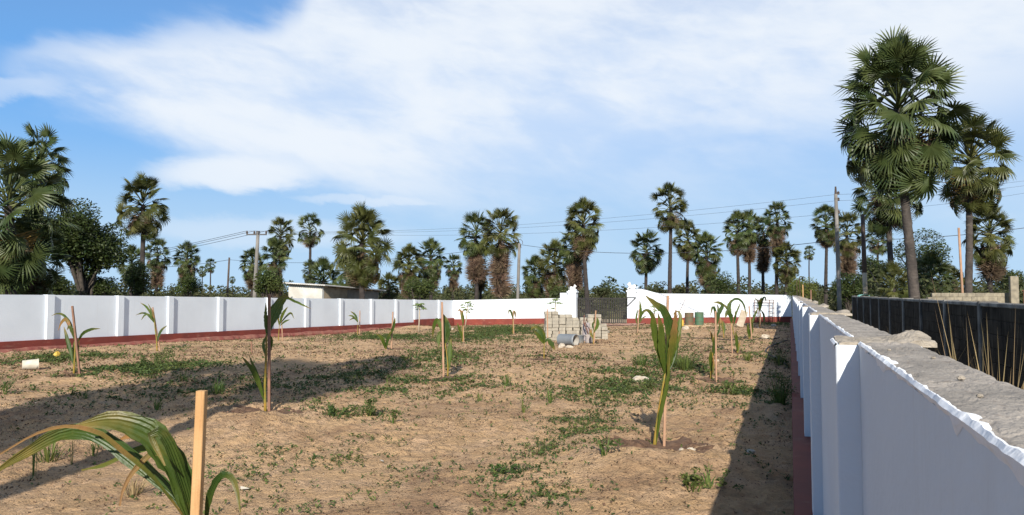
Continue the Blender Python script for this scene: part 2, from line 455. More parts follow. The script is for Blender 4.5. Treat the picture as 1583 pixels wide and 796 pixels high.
M['foliage_far'] = material('scrub_leaf', (.030, .046, .016), (.068, .068, .026), 0.08, .7, 0, island=.4, transl=.15, coord='World', extra=[((.13, .09, .05), (.05, .05, .3), .60, .72, .5)])
M['foliage_lime'] = material('feathery_leaf', (.10, .135, .025), (.14, .155, .035), 1.5, .6, 0, island=.4, transl=.3, coord='World')
M['papaya'] = material('papaya_leaf', (.12, .19, .04), (.17, .22, .06), 3, .5, 0, island=.35, transl=.3)
M['sap'] = material('coconut_leaf', (.066, .108, .015), (.105, .135, .022), 4, .48, .25, 60, spec=.4, transl=.26, extra=[((.22, .15, .035), (5, 5, 5), .60, .76, .8)], tip=((.25, .155, .045), 1.10, 1.45))
M['sap_dark'] = material('coconut_leaf_dark', (.030, .064, .011), (.062, .092, .015), 4, .45, .25, 60, spec=.42, transl=.24, extra=[((.17, .13, .028), (4, 4, 4), .60, .78, .7)], tip=((.23, .165, .04), 1.02, 1.42))
M['sap_yellow'] = material('coconut_leaf_yellowing', (.16, .15, .025), (.09, .11, .02), 5, .5, .2, 60, spec=.35, transl=.26, extra=[((.30, .15, .05), (6, 6, 6), .52, .68, .9)], tip=((.30, .16, .06), .7, 1.2))
M['sap_stem'] = material('coconut_stem', (.30, .17, .030), (.15, .16, .03), 9, .55, .1, 40)
M['creeper'] = material('creeper_leaf', (.048, .086, .022), (.088, .110, .028), 1.2, .6, 0, island=.45, transl=.2, coord='World')
M['grass'] = material('grass_blade', (.060, .115, .025), (.115, .135, .032), 1.0, .6, 0, island=.45, transl=.25, coord='World')
M['drygrass'] = material('dry_grass', (.33, .25, .125), (.22, .155, .08), 1.0, .8, 0, island=.4, transl=.2, coord='World')
M['litter'] = material('dry_litter', (.06, .037, .022), (.16, .10, .055), 2.0, .9, 0, island=.5, coord='World')
M['shell'] = material('pale_grit', (.62, .56, .47), (.42, .30, .20), 1.0, .8, 0, island=.35, coord='World')
M['soil'] = material('damp_soil', (.105, .058, .036), (.18, .11, .068), 9, .98, .9, 60, coord='World', bdist=.02)
M['tarp'] = material('turquoise_tarp', (.17, .42, .37), (.26, .48, .42), 3, .6)
# ------------------------------------------------------------------ the ground
MOUNDS = []        # (x, y, radius, height): planting mounds with a basin in the middle
for (x, y, r, h) in [(118, 586, .75, .20), (411, 648, .85, .13), (1017, 704, .95, .17), (1104, 592, .8, .14), (1138, 549, .8, .14), (690, 590, .7, .07),
                     (600, 543, .8, .08), (841, 556, .7, .06), (305, 985, .8, .1), (716, 531, .7, .06), (985, 520, .7, .08), (918, 535, .7, .05), (1160, 528, .7, .08), (1175, 510, .7, .08), (434, 531, .7, .08), (555, 519, .7, .07), (794, 519, .6, .05)]:
    p = gp(x, y); MOUNDS.append((p[0], p[1], r, h))
HEAPS = [(gp(1010, 735)[0], gp(1010, 735)[1], 1.2, .12), (gp(390, 668)[0], gp(390, 668)[1], .7, .14), (gp(430, 560)[0], gp(430, 560)[1], .9, .12), (gp(1195, 640)[0], gp(1195, 640)[1], .7, .15),
         (gp(1130, 540)[0], gp(1130, 540)[1], 1.1, .10), (gp(640, 508)[0], gp(640, 508)[1], 1.6, .2), (gp(75, 525)[0], gp(60, 528)[1], 1.3, .16), (gp(1075, 512)[0], gp(1075, 512)[1], 2.0, .15), (gp(960, 522)[0], gp(960, 520)[1], 1.8, .15)]


def gz(x, y):
    x = np.asarray(x, float); y = np.asarray(y, float)
    z = tilt(x, y)
    inside = np.clip((x + 26.6) / .5, 0, 1) * np.clip((.3 - x) / .5, 0, 1) * np.clip((56.5 - y) / .5, 0, 1)
    z = z + .14 * (fbm(x * .16, y * .16, 5, 3) - .5) * inside
    z = z + .075 * (fbm(x * .7, y * .7, 9, 4) - .5) * inside
    cr = fbm(x * 4.2, y * 4.2, 21, 4, .65)
    patch = np.clip((fbm(x * .33, y * .33, 31, 3) - .36) / .22, 0, 1)
    z = z + (.050 + .075 * patch) * (np.abs(cr - .5) * 2) ** .8 * inside * np.clip(1.2 - y / 80, .3, 1)
    z = z + .022 * (fbm(x * 9.5, y * 9.5, 23, 2, .6) - .5) * inside * np.clip(1.3 - y / 22, 0, 1)
    for (mx, my, r, h) in MOUNDS:
        d = np.hypot(x - mx, y - my) / r
        wob = 1 + .35 * (vn(x * 2.3, y * 2.3, 40) - .5)
        z = z + .62 * h * (np.exp(-((d - .98) / .40) ** 2) * wob - .12 * np.exp(-(d / .5) ** 2))
    for (mx, my, r, h) in HEAPS:
        d = np.hypot(x - mx, y - my) / r
        z = z + h * np.exp(-d * d) * (.8 + .5 * vn(x * 3, y * 3, 44))
    z = z - .10 * np.clip((x + 24.9) / -.7, 0, 1)
    far = np.clip((y - 70) / 60, 0, 1) + np.clip((-x - 40) / 60, 0, 1)
    z = z + np.minimum(far, 1) * .5 * (fbm(x * .03, y * .03, 77, 3) - .5)
    # a passage lies a little lower outside the right wall
    z = z - .25 * np.clip((x - .45) / .3, 0, 1) * np.clip((2.9 - x) / .3, 0, 1)
    return z


def grow(a, first, ratio, end):
    out, s = [], first
    while (a < end) if first > 0 else (a > end):
        a += s; s *= ratio; out.append(a)
    return out


xs = np.concatenate([np.array(grow(-27.5, -.4, 1.22, -2600))[::-1], np.linspace(-27.5, -16, 110)[:-1], np.linspace(-16, .6, 255), np.array(grow(.6, .15, 1.25, 2600))])
ys_in = [1.0]
while ys_in[-1] < 58: ys_in.append(ys_in[-1] + min(.16, max(.035, .0052 * ys_in[-1])))
ys = np.concatenate([np.array(grow(1.0, -.4, 1.35, -400))[::-1], np.array(ys_in), np.array(grow(58.2, .5, 1.16, 6000))])
X, Y = np.meshgrid(xs, ys)
Z = gz(X, Y)
nx, ny = len(xs), len(ys)
i, j = np.meshgrid(np.arange(nx - 1), np.arange(ny - 1)); a = (j * nx + i).ravel()
g = MB(); g.add(np.stack([X.ravel(), Y.ravel(), Z.ravel()], 1), np.concatenate([np.stack([a, a + 1, a + nx + 1], 1), np.stack([a, a + nx + 1, a + nx], 1)]))


def ground_material():
    m = bpy.data.materials.new('sandy_ground'); m.use_nodes = True
    n, l = m.node_tree.nodes, m.node_tree.links; p = n["Principled BSDF"]
    p.inputs["Roughness"].default_value = .96; p.inputs["Specular IOR Level"].default_value = .1
    geo = n.new("ShaderNodeNewGeometry"); pos = geo.outputs["Position"]
    def noise(sc, det=5, ro=.55, dist=0, vec=None):
        t = n.new("ShaderNodeTexNoise"); t.inputs["Scale"].default_value = sc; t.inputs["Detail"].default_value = det
        t.inputs["Roughness"].default_value = ro; t.inputs["Distortion"].default_value = dist; l.new(vec or pos, t.inputs["Vector"]); return t.outputs[0]
    def ramp(v, lo, hi, top=1.0):
        t = n.new("ShaderNodeMapRange"); t.inputs[1].default_value = lo; t.inputs[2].default_value = hi; t.inputs[4].default_value = top; l.new(v, t.inputs[0]); return t.outputs[0]
    def mix(f, a, b):
        t = n.new("ShaderNodeMix"); t.data_type = 'RGBA'; l.new(f, t.inputs[0])
        for k, v in ((6, a), (7, b)):
            if isinstance(v, tuple): t.inputs[k].default_value = v + (1,)
            else: l.new(v, t.inputs[k])
        return t.outputs[2]
    def mul(a, b):
        t = n.new("ShaderNodeMath"); t.operation = 'MULTIPLY'
        for k, v in ((0, a), (1, b)):
            if isinstance(v, (int, float)): t.inputs[k].default_value = v
            else: l.new(v, t.inputs[k])
        return t.outputs[0]
    c = mix(ramp(noise(.55, 4), .38, .62), (.545, .364, .203), (.46, .300, .166))
    c = mix(ramp(noise(2.2, 5), .44, .66), c, (.535, .365, .225))
    c = mix(ramp(noise(.5, 7, .68, .8), .50, .64, .75), c, (.27, .168, .102))            # darker trodden soil
    c = mix(ramp(noise(11, 7, .75), .54, .65, .55), c, (.25, .15, .088))                      # crumbs
    vor = n.new("ShaderNodeTexVoronoi"); vor.inputs["Scale"].default_value = 26; vor.inputs["Randomness"].default_value = 1; l.new(pos, vor.inputs["Vector"])
    sp = ramp(vor.outputs["Distance"], .26, .16)
    c = mix(mul(sp, ramp(noise(1.1, 4), .40, .56, .95)), c, (.085, .055, .035))              # dark litter specks
    vor2 = n.new("ShaderNodeTexVoronoi"); vor2.inputs["Scale"].default_value = 17; l.new(pos, vor2.inputs["Vector"])
    c = mix(mul(ramp(vor2.outputs["Distance"], .12, .07), ramp(noise(2.1, 3), .55, .6, .8)), c, (.58, .50, .40))   # grit
    c = mix(mul(ramp(noise(31, 3), .66, .72), ramp(noise(.6, 3), .5, .62, .5)), c, (.38, .14, .075))              # brick crumbs
    # beyond the walls: dry grass and scrub floor
    s = n.new("ShaderNodeSeparateXYZ"); l.new(pos, s.inputs[0])
    def gt(v, t_):
        q = n.new("ShaderNodeMath"); q.operation = 'GREATER_THAN'; l.new(v, q.inputs[0]); q.inputs[1].default_value = t_; return q.outputs[0]
    def mx(a, b):
        q = n.new("ShaderNodeMath"); q.operation = 'MAXIMUM'; l.new(a, q.inputs[0]); l.new(b, q.inputs[1]); return q.outputs[0]
    lt = n.new("ShaderNodeMath"); lt.operation = 'LESS_THAN'; l.new(s.outputs[0], lt.inputs[0]); lt.inputs[1].default_value = -26.3
    outside = mx(mx(gt(s.outputs[1], 56.3), gt(s.outputs[0], .3)), lt.outputs[0])
    scrub = mix(ramp(noise(.35, 5), .4, .6), (.085, .105, .035), (.21, .165, .085))
    c = mix(outside, c, scrub)
    l.new(c, p.inputs["Base Color"])
    nb = noise(38, 8, .72); nb2 = noise(7, 6, .65)
    ad = n.new("ShaderNodeMath"); ad.operation = 'MULTIPLY_ADD'; l.new(nb2, ad.inputs[0]); ad.inputs[1].default_value = 2.6; l.new(nb, ad.inputs[2])
    bp = n.new("ShaderNodeBump"); bp.inputs["Strength"].default_value = 1.0; bp.inputs["Distance"].default_value = .045
    l.new(ad.outputs[0], bp.inputs["Height"]); l.new(bp.outputs[0], p.inputs["Normal"])
    return m


ground = g.build('ground', ground_material(), smooth=True)
tag(ground, 'sandy ground of the plot reaching out to the scrub', None, kind='structure')

# ------------------------------------------------------------------ left boundary wall
rng = random.Random(4)
LEFT_PX = [74.7, 184, 262, 339.5, 415, 473.5, 526.8, 574.8, 612.7, 641.7, 679]
def left_y(x): return -WL / math.tan(YAW + math.atan((791.5 - x) / FPX))
pil_y = [4.1, 7.3, 10.4, 13.5, 16.8] + [left_y(x) for x in LEFT_PX]
ends = [1.0] + pil_y + [YF]
WH = 2.06
PANEL_X = WL - .09
lw = empty('boundary_wall', (WL, 30, 0))
tag(lw, 'long white boundary wall with pillars and red base along the left side', 'wall')
def loc(mb, root):
    for k in range(len(mb.V)): mb.V[k] = mb.V[k] - np.array(root.location)
    return mb
def hex_y(mb, x0, x1, y0, y1, zb, zt):
    """upright slab between x0..x1, y0..y1 whose bottom and top follow the fall of the ground"""
    a, b = float(tilt(WL, y0)), float(tilt(WL, y1))
    return mb.hexa([(x0, y0, zb + a), (x1, y0, zb + a), (x1, y1, zb + b), (x0, y1, zb + b)], [(x0, y0, zt + a), (x1, y0, zt + a), (x1, y1, zt + b), (x0, y1, zt + b)])
for k in range(len(ends) - 1):
    y0, y1 = ends[k], ends[k + 1]
    redh = .40 if y0 < 48.8 else .60
    m = MB(); hex_y(m, PANEL_X - .12, PANEL_X, y0 + (.0 if k == 0 else .285), y1, redh - .02, WH); loc(m, lw).build('panel', M['white'], lw)
    m = MB(); hex_y(m, PANEL_X - .14, WL + .03, y0, y1, -.5, redh); pl = loc(m, lw).build('plinth', M['red'], lw)
    if y0 < 48.8:
        # uneven strip of footing showing below the plinth
        n = 26; m = MB(); V = []
        for q in range(n + 1):
            yy = y0 + (y1 - y0) * q / n; zz = float(tilt(WL, yy)); w = .26 + .10 * (vn(yy * 2, 1, 3) - .5) + .05 * vn(yy * 9, 2, 4); hh = .12 + .06 * vn(yy * 1.7, 3, 5)
            V += [(WL + .028, yy, zz + hh), (WL + w * .75, yy, zz + hh - .02), (WL + w, yy, zz + .02), (WL + w + .03, yy, zz - .4)]
        T = []
        for q in range(n):
            for c in range(3):
                a = q * 4 + c; T += [[a, a + 1, a + 5], [a, a + 5, a + 4]]
        m.add(V, T); loc(m, lw).build('footing', M['footing'], lw)
for y in pil_y:
    redh = .40 if y < 48.6 else .60
    m = MB(); hex_y(m, PANEL_X - .16, WL + .01, y, y + .285, redh - .004, WH + .012); loc(m, lw).build('pillar', M['white'], lw)

# ------------------------------------------------------------------ far wall, gate posts, gate
def far_x(px): return math.tan(math.atan((px - 791.5) / FPX) - YAW) * YF
GX0, GX1 = far_x(891.5), far_x(970)
LPX0, RPX1 = far_x(878.5), far_x(984)
def ft(x): return float(tilt(x, YF))
def far_section(root, xs_, top, redh, tops=None):
    for k in range(len(xs_) - 1):
        x0, x1 = xs_[k], xs_[k + 1]
        t0, t1 = (tops[k], tops[k + 1]) if tops else (top, top)
        g_ = .012 if k < len(xs_) - 2 else 0
        m = MB(); m.hexa([(x0, YF, ft(x0) + redh - .01), (x1 - g_, YF, ft(x1) + redh - .01), (x1 - g_, YF + .15, ft(x1) + redh - .01), (x0, YF + .15, ft(x0) + redh - .01)],
                         [(x0, YF, ft(x0) + t0), (x1 - g_, YF, ft(x1) + t1), (x1 - g_, YF + .15, ft(x1) + t1), (x0, YF + .15, ft(x0) + t0)])
        loc(m, root).build('panel', M['white'], root)
        m = MB(); m.hexa([(x0, YF - .035, ft(x0) - .5), (x1, YF - .035, ft(x1) - .5), (x1, YF + .17, ft(x1) - .5), (x0, YF + .17, ft(x0) - .5)],
                         [(x0, YF - .035, ft(x0) + redh), (x1, YF - .035, ft(x1) + redh), (x1, YF + .17, ft(x1) + redh), (x0, YF + .17, ft(x0) + redh)])
        loc(m, root).build('plinth', M['red'], root)
fw = empty('boundary_wall', ((WL + LPX0) / 2, YF, 0)); tag(fw, 'sunlit white wall with red base between the far left corner and the gate', 'wall')
n = 5; xl = [PANEL_X] + [WL + (LPX0 - .9 - WL) * k / n for k in range(1, n + 1)] + [LPX0 - .002]
far_section(fw, xl, 2.06, .50, [2.06] * (n + 1) + [2.06])
m = MB(); m.box(LPX0 - .68, LPX0 - .004, YF + .004, YF + .146, ft(LPX0) + 2.03, ft(LPX0) + 2.46); loc(m, fw).build('raised_end', M['white'], fw)
fr = empty('boundary_wall', (RPX1 / 2, YF, 0)); tag(fr, 'sunlit white wall with red base between the gate and the right corner', 'wall')
xr = [RPX1 + .002]; tp = [2.68]
for k, (dx_, t) in enumerate([(.5, 2.60), (1.0, 2.42), (1.5, 2.30), (2.0, 2.25)]): xr.append(RPX1 + dx_); tp.append(t)
for k in range(1, 4): xr.append(xr[4] + (.1 - xr[4]) * k / 3); tp.append(2.25 + (1.96 - 2.25) * k / 3)
# the swept end of the wall is one panel, then plain panels
def swept(root, xs_, tops, redh):
    V, T = [], []
    for x, t in zip(xs_, tops):
        V += [(x, YF, ft(x) + redh - .01), (x, YF, ft(x) + t), (x, YF + .15, ft(x) + t), (x, YF + .15, ft(x) + redh - .01)]
    for k in range(len(xs_) - 1):
        for c in range(4):
            a, b = k * 4 + c, k * 4 + (c + 1) % 4; T += [[a, b, b + 4], [a, b + 4, a + 4]]
    T += [[0, 1, 2], [0, 2, 3]]; e = (len(xs_) - 1) * 4; T += [[e, e + 2, e + 1], [e, e + 3, e + 2]]
    m = MB(); m.add(V, T); loc(m, root).build('swept_panel', M['white'], root)
xx = np.linspace(0, 2.0, 12); swept(fr, [RPX1 + .002 + q for q in xx], [2.25 + .40 * (0.5 + .5 * math.cos(math.pi * q / 2.0)) for q in xx], .45)
m = MB(); m.hexa([(RPX1 + .002, YF - .035, -.9), (xr[4], YF - .035, -.9), (xr[4], YF + .17, -.9), (RPX1 + .002, YF + .17, -.9)], [(RPX1 + .002, YF - .035, ft(RPX1) + .45), (xr[4], YF - .035, ft(xr[4]) + .45), (xr[4], YF + .17, ft(xr[4]) + .45), (RPX1 + .002, YF + .17, ft(RPX1) + .45)])
loc(m, fr).build('plinth', M['red'], fr)
far_section(fr, xr[4:], 2.0, .45, tp[4:])

def gate_post(x0, x1, zt, label):
    zb = ft((x0 + x1) / 2); cx = (x0 + x1) / 2
    r = empty('gate_post', (cx, YF + .05, zb)); tag(r, label, 'gate post', 'gate posts')
    w = (x1 - x0) / 2
    m = MB(); m.bbox(-w, w, -.29, .29, .42, zt - .22, .012); m.build('shaft', M['white'], r)
    m = MB(); m.box(-w - .02, w + .02, -.31, .31, -.5, .43); m.build('base', M['red'], r)
    m = MB(); m.bbox(-w - .06, w + .06, -.35, .35, zt - .22, zt - .10, .015); m.bbox(-w + .04, w - .04, -.25, .25, zt - .104, zt, .012); m.build('cap', M['white'], r)
    return cx, zb + zt
c1 = gate_post(LPX0, GX0, 2.68, 'white gate post on the block-stack side of the black gate')
c2 = gate_post(GX1, RPX1, 2.64, 'white gate post on the oil-drum side of the black gate')

def lion(cx, z, s, label, flip):
    """small crouching plaster animal on a post"""
    r = empty('post_statue', (cx, YF + .05, z)); tag(r, label, 'statue', 'statues on the gate posts')
    def blob(c, rad, n=10):
        mb = MB(); th = np.linspace(0, math.pi, 8)
        V, T = [], []
        for t in th:
            for k in range(n):
                g_ = 2 * math.pi * k / n; V.append((c[0] + rad[0] * math.sin(t) * math.cos(g_), c[1] + rad[1] * math.sin(t) * math.sin(g_), c[2] + rad[2] * math.cos(t)))
        for i_ in range(7):
            for k in range(n):
                a, b = i_ * n + k, i_ * n + (k + 1) % n; T += [[a, b, b + n], [a, b + n, a + n]]
        return V, T
    f = -1 if flip else 1
    b = MB(); b.add(*blob((0, 0, .17 * s), (.30 * s, .15 * s, .17 * s))); b.add(*blob((f * .17 * s, 0, .19 * s), (.15 * s, .17 * s, .19 * s)))
    for sy in (-1, 1): b.tube([(-f * .22 * s, sy * .11 * s, .16 * s), (-f * .28 * s, sy * .13 * s, .06 * s), (-f * .38 * s, sy * .13 * s, .03 * s)], [.05 * s, .045 * s, .04 * s], 7)
    for sy in (-1, 1): b.tube([(f * .12 * s, sy * .13 * s, .16 * s), (f * .2 * s, sy * .17 * s, .05 * s), (f * .02 * s, sy * .17 * s, .035 * s)], [.07 * s, .05 * s, .04 * s], 7)
    b.build('body', M['statue'], r, smooth=True)
    h = MB(); h.add(*blob((-f * .24 * s, 0, .40 * s), (.13 * s, .12 * s, .13 * s))); h.add(*blob((-f * .35 * s, 0, .37 * s), (.07 * s, .06 * s, .055 * s)))
    h.tube([(-f * .17 * s, 0, .2 * s), (-f * .23 * s, 0, .38 * s)], [.13 * s, .11 * s], 9)
    for sy in (-1, 1): h.add(*blob((-f * .2 * s, sy * .09 * s, .52 * s), (.035 * s, .03 * s, .045 * s), 6))
    h.build('head', M['statue'], r, smooth=True)
    t = MB(); t.tube([(f * .3 * s, 0, .1 * s), (f * .42 * s, .04, .1 * s), (f * .45 * s, .07, .22 * s)], [.03 * s, .025 * s, .04 * s], 6); t.build('tail', M['statue'], r, smooth=True)
lion(c1[0], c1[1] - .003, .75, 'small white plaster animal on the left gate post', True)
lion(c2[0], c2[1] - .003, .95, 'larger white plaster animal on the right gate post', False)

zb = ft((GX0 + GX1) / 2)
gate = empty('entrance_gate', ((GX0 + GX1) / 2, YF + .05, zb)); tag(gate, 'black iron double gate of upright bars between white posts', 'gate')
W2 = (GX1 - GX0) / 2 - .05; xm = .55
for (x0, x1) in ((-W2, xm - .015), (xm + .015, W2)):
    fz = .09
    m = MB()
    for z0, z1 in ((fz + .0, fz + .05), (1.96, 2.03)): m.box(x0 + .05, x1 - .05, -.02, .02, z0, z1)
    m.box(x0 + .05, x1 - .05, -.018, .018, 1.06, 1.105)
    for xa in (x0, x1 - .05): m.box(xa, xa + .05, -.024, .024, fz - .01, 2.045)
    leaf = m.build('gate_leaf', M['gate'], gate)
    m = MB(); m.box(x0 + .052, x1 - .052, -.008, .008, fz + .052, fz + .30); m.build('kick_plate', M['pale_block'], leaf)
    nb = int(round((x1 - x0) / .15)); bar = None
    for k in range(1, nb):
        xb = x0 + .02 + (x1 - x0 - .04) * k / nb
        if bar is None:
            q = MB(); q.box(-.042, .042, -.012, .012, fz + .05, 1.962); bar = q.mesh('bar', M['gate'])
        link('bar', bar, leaf, Matrix.Translation((xb, -.013, 0)))
br = empty('gate_bracket', (GX1 + .3, YF - .27, zb)); tag(br, 'black diagonal iron bracket on the right gate post', 'bracket')
m = MB(); m.tube([(-.28, 0, 2.05), (.38, 0, 2.05)], .03, 6); m.build('top_bar', M['gate'], br)
m = MB(); m.tube([(-.26, 0, 1.42), (.36, 0, 2.03)], .035, 6); m.build('strut', M['gate'], br)
m = MB(); m.tube([(-.29, .0, 1.38), (-.29, 0, 2.08)], .03, 6); m.build('upright', M['gate'], br)
# painted slab in front of the gate
m = MB(); nx_, ny_ = 30, 14; V, T = [], []
for jj in range(ny_ + 1):
    for ii in range(nx_ + 1):
        x = GX0 - .2 + (GX1 - GX0 + 1.6) * ii / nx_; y = YF - 4.6 + 5.1 * jj / ny_ + .35 * (vn(ii * .4, 0, 8) - .5) * (jj == 0)
        V.append((x, y, float(gz(x, YF - .6)) * .25 + float(tilt(x, y)) * .75 + .05 + .02 * vn(ii * .7, jj * .7, 6)))
for jj in range(ny_):
    for ii in range(nx_):
        a = jj * (nx_ + 1) + ii; T += [[a, a + 1, a + nx_ + 2], [a, a + nx_ + 2, a + nx_ + 1]]
m.add(V, T); pv = m.build('paving', M['paving'], smooth=True); tag(pv, 'pinkish red slab in front of the gate', None, kind='structure')

# ------------------------------------------------------------------ right boundary wall (seen along its top)
RX_PIL, RX_PAN, RX_OUT, TOPZ = .142, .215, .385, 1.943
rw = empty('boundary_wall', (.25, 28, 0)); tag(rw, 'nearest white wall with rough concrete top and red base along the right side', 'wall')
PY = [-.85] + [2.75 + 3.6 * k for k in range(15)]
def ywise(y0, y1):
    out = [y0]
    while out[-1] < y1: out.append(min(y1, out[-1] + max(.006, min(.25, abs(out[-1]) * .009))))
    return np.array(out)
def heightfield(x0f, x1f, yv, z0, amp, nxn, sink, seed, zfun=None):
    """rough concrete slab: noisy top, closed sides"""
    V, T = [], []; nyv = len(yv)
    t = np.linspace(0, 1, nxn)
    XX = x0f(yv)[:, None] * (1 - t) + x1f(yv)[:, None] * t; YY = np.repeat(yv[:, None], nxn, 1)
    n1 = fbm(XX * 9, YY * 9, seed, 4, .55) - .5; n2 = fbm(XX * 42, YY * 42, seed + 5, 3, .6) - .5
    pit = np.clip(fbm(XX * 26, YY * 14, seed + 9, 3) - .62, 0, 1)
    ZZ = z0 + amp * n1 + amp * .55 * n2 - pit * amp * 2.2
    if zfun is not None: ZZ = ZZ + zfun(XX, YY)
    edge = np.minimum(t, 1 - t); ZZ = ZZ - np.exp(-edge / .05)[None, :] * .006
    P = np.stack([XX, YY, ZZ], 2).reshape(-1, 3); a_, b_ = np.meshgrid(np.arange(nxn - 1), np.arange(nyv - 1)); a = (b_ * nxn + a_).ravel()
    mb = MB(); mb.add(P, np.concatenate([np.stack([a, a + 1, a + nxn + 1], 1), np.stack([a, a + nxn + 1, a + nxn], 1)]))
    per = [k for k in range(nxn)] + [r_ * nxn + nxn - 1 for r_ in range(1, nyv)] + [(nyv - 1) * nxn + k for k in range(nxn - 2, -1, -1)] + [r_ * nxn for r_ in range(nyv - 2, 0, -1)]
    top = P[per]; bot = top.copy(); bot[:, 2] = z0 - sink; L = len(per)
    idx = np.arange(L); nxt = (idx + 1) % L
    mb.add(np.concatenate([top, bot]), np.concatenate([np.stack([idx, nxt, nxt + L], 1), np.stack([idx, nxt + L, idx + L], 1)]))
    return mb
def lip(yv, xin, z, seed, k=1.0):
    """thick white paint squeezed over the edge of the wall top, with drips on the face"""
    n_ = len(yv); w = .004 + k * .040 * np.clip(fbm(yv * 7, yv * 0, seed, 4, .6) - .30, 0, 1) + .010 * vn(yv * 75, 0 * yv, seed + 1) * vn(yv * 11, 0 * yv, seed + 7)
    w = w * (.30 + 1.1 * vn(yv * 2.1, 0 * yv, seed + 2)) * (.4 + 1.0 * vn(yv * 38, 0 * yv, seed + 12)); h = .001 + .006 * fbm(yv * 34, 0 * yv, seed + 3, 4, .7)
    drip = .006 + .010 * fbm(yv * 25, 0 * yv, seed + 8, 3) + .034 * np.clip(vn(yv * 15, 0 * yv, seed + 4) - .72, 0, 1) * 2
    wob = .005 * (vn(yv * 30, 0 * yv, seed + 5) - .5)
    rows = [(xin - .0005 + 0 * yv, z - drip), (xin - .0028 + wob * .4, z - drip * .55), (xin - .004 + wob * .5, z - .004 + h * .3), (xin + w * .25, z + h), (xin + w * .7, z + h * (.7 + .5 * vn(yv * 45, 0 * yv, seed + 6))), (xin + w, z - .006 + 0 * yv)]
    P = np.stack([np.stack([r_[0], yv, r_[1] + 0 * yv], 1) for r_ in rows], 1).reshape(-1, 3); c = len(rows)
    a_, b_ = np.meshgrid(np.arange(c - 1), np.arange(n_ - 1)); a = (b_ * c + a_).ravel()
    mb = MB(); mb.add(P, np.concatenate([np.stack([a, a + 1, a + c + 1], 1), np.stack([a, a + c + 1, a + c], 1)])); return mb
for k in range(len(PY)):
    y0 = PY[k]; y1 = PY[k + 1] if k + 1 < len(PY) else YF - .002
    wdt = .33
    if y0 + wdt > YF: continue
    # pillar
    m = MB(); m.bbox(RX_PIL, RX_OUT + .02, y0, y0 + wdt, .33, TOPZ - .018, .004); loc(m, rw).build('pillar', M['white'], rw)
    yv = ywise(y0 + .006, y0 + wdt - .006)
    zf = (lambda A, B, y0=y0: .030 * np.exp(-(((A - .40) / .07) ** 2 + ((B - y0 - .17) / .13) ** 2)) * (.5 + 1.0 * fbm(A * 28, B * 28, 61, 3)))
    m = heightfield(lambda y: RX_PIL + .010 + .006 * vn(y * 30, 0 * y, 3), lambda y: RX_OUT + .055 + .04 * (fbm(y * 8, 0 * y, 12, 3) - .3), yv, TOPZ - .004, .016, 34 if k < 4 else 12, .016, 70 + k, zf)
    loc(m, rw).build('pillar_top', M['mortar'], rw)
    m = lip(yv, RX_PIL, TOPZ - .016, 200 + k, .5); loc(m, rw).build('paint_edge', M['white_thick'], rw)
    # panel up to the next pillar
    ya, yb = y0 + wdt + .001, y1 - .001
    m = MB(); m.box(RX_PAN, RX_OUT, ya, yb, .33, TOPZ - .022); loc(m, rw).build('panel', M['white'], rw)
    yv = ywise(ya, yb)
    m = heightfield(lambda y: RX_PAN + .003 + 0 * y, lambda y: RX_OUT + .012 * (fbm(y * 5, 0 * y, 14, 4) - .4), yv, TOPZ - .008, .012, 36 if k < 2 else (14 if k < 5 else 6), .013, 30 + k)
    cp = loc(m, rw).build('coping', M['concrete'], rw)
    m = lip(yv, RX_PAN, TOPZ - .010, 100 + k); loc(m, rw).build('paint_edge', M['white_thick'], rw)
    yq = np.linspace(y0, y1, 40)
    m = MB(); V, T = [], []
    for q, yy in enumerate(yq):
        e = .012 * (vn(yy * 3, 0, 33) - .5)
        V += [(.005 + e, yy, -.4), (.005 + e, yy, .335), (RX_OUT + .03, yy, .335), (RX_OUT + .03, yy, -.4)]
    for q in range(39):
        for c in range(3):
            a = q * 4 + c; T += [[a, a + 1, a + 5], [a, a + 5, a + 4]]
    m.add(V, T); loc(m, rw).build('plinth', M['red'], rw)
# crumbs of concrete lying on the near wall top
rr = random.Random(8)
for k, (x, y, s) in enumerate([(.30, 1.62, .0055), (.275, 1.35, .004), (.33, 2.1, .004), (.26, 2.35, .0038), (.345, 1.15, .004)]):
    mb = MB(); th = np.linspace(0, math.pi, 6); V, T = [], []
    for t in th:
        for q in range(8):
            a = 2 * math.pi * q / 8; r_ = s * (1 + .35 * (rr.random() - .5)); V.append((r_ * 1.5 * math.sin(t) * math.cos(a), r_ * 1.2 * math.sin(t) * math.sin(a), r_ * .8 * math.cos(t)))
    for i_ in range(5):
        for q in range(8):
            a, b = i_ * 8 + q, i_ * 8 + (q + 1) % 8; T += [[a, b, b + 8], [a, b + 8, a + 8]]
    mb.add(V, T); o = mb.build('concrete_crumb', M['mortar']); o.location = (x, y, TOPZ - .003)
    tag(o, ['largest crumb of concrete in the middle of the near wall top', 'crumb of concrete close to the white paint edge of the near wall top', 'crumb of concrete toward the outer edge near the first pillar', 'smallest crumb of concrete right by the first pillar', 'crumb of concrete nearest the viewer on the wall top'][k], 'crumb', 'crumbs on the near wall top')

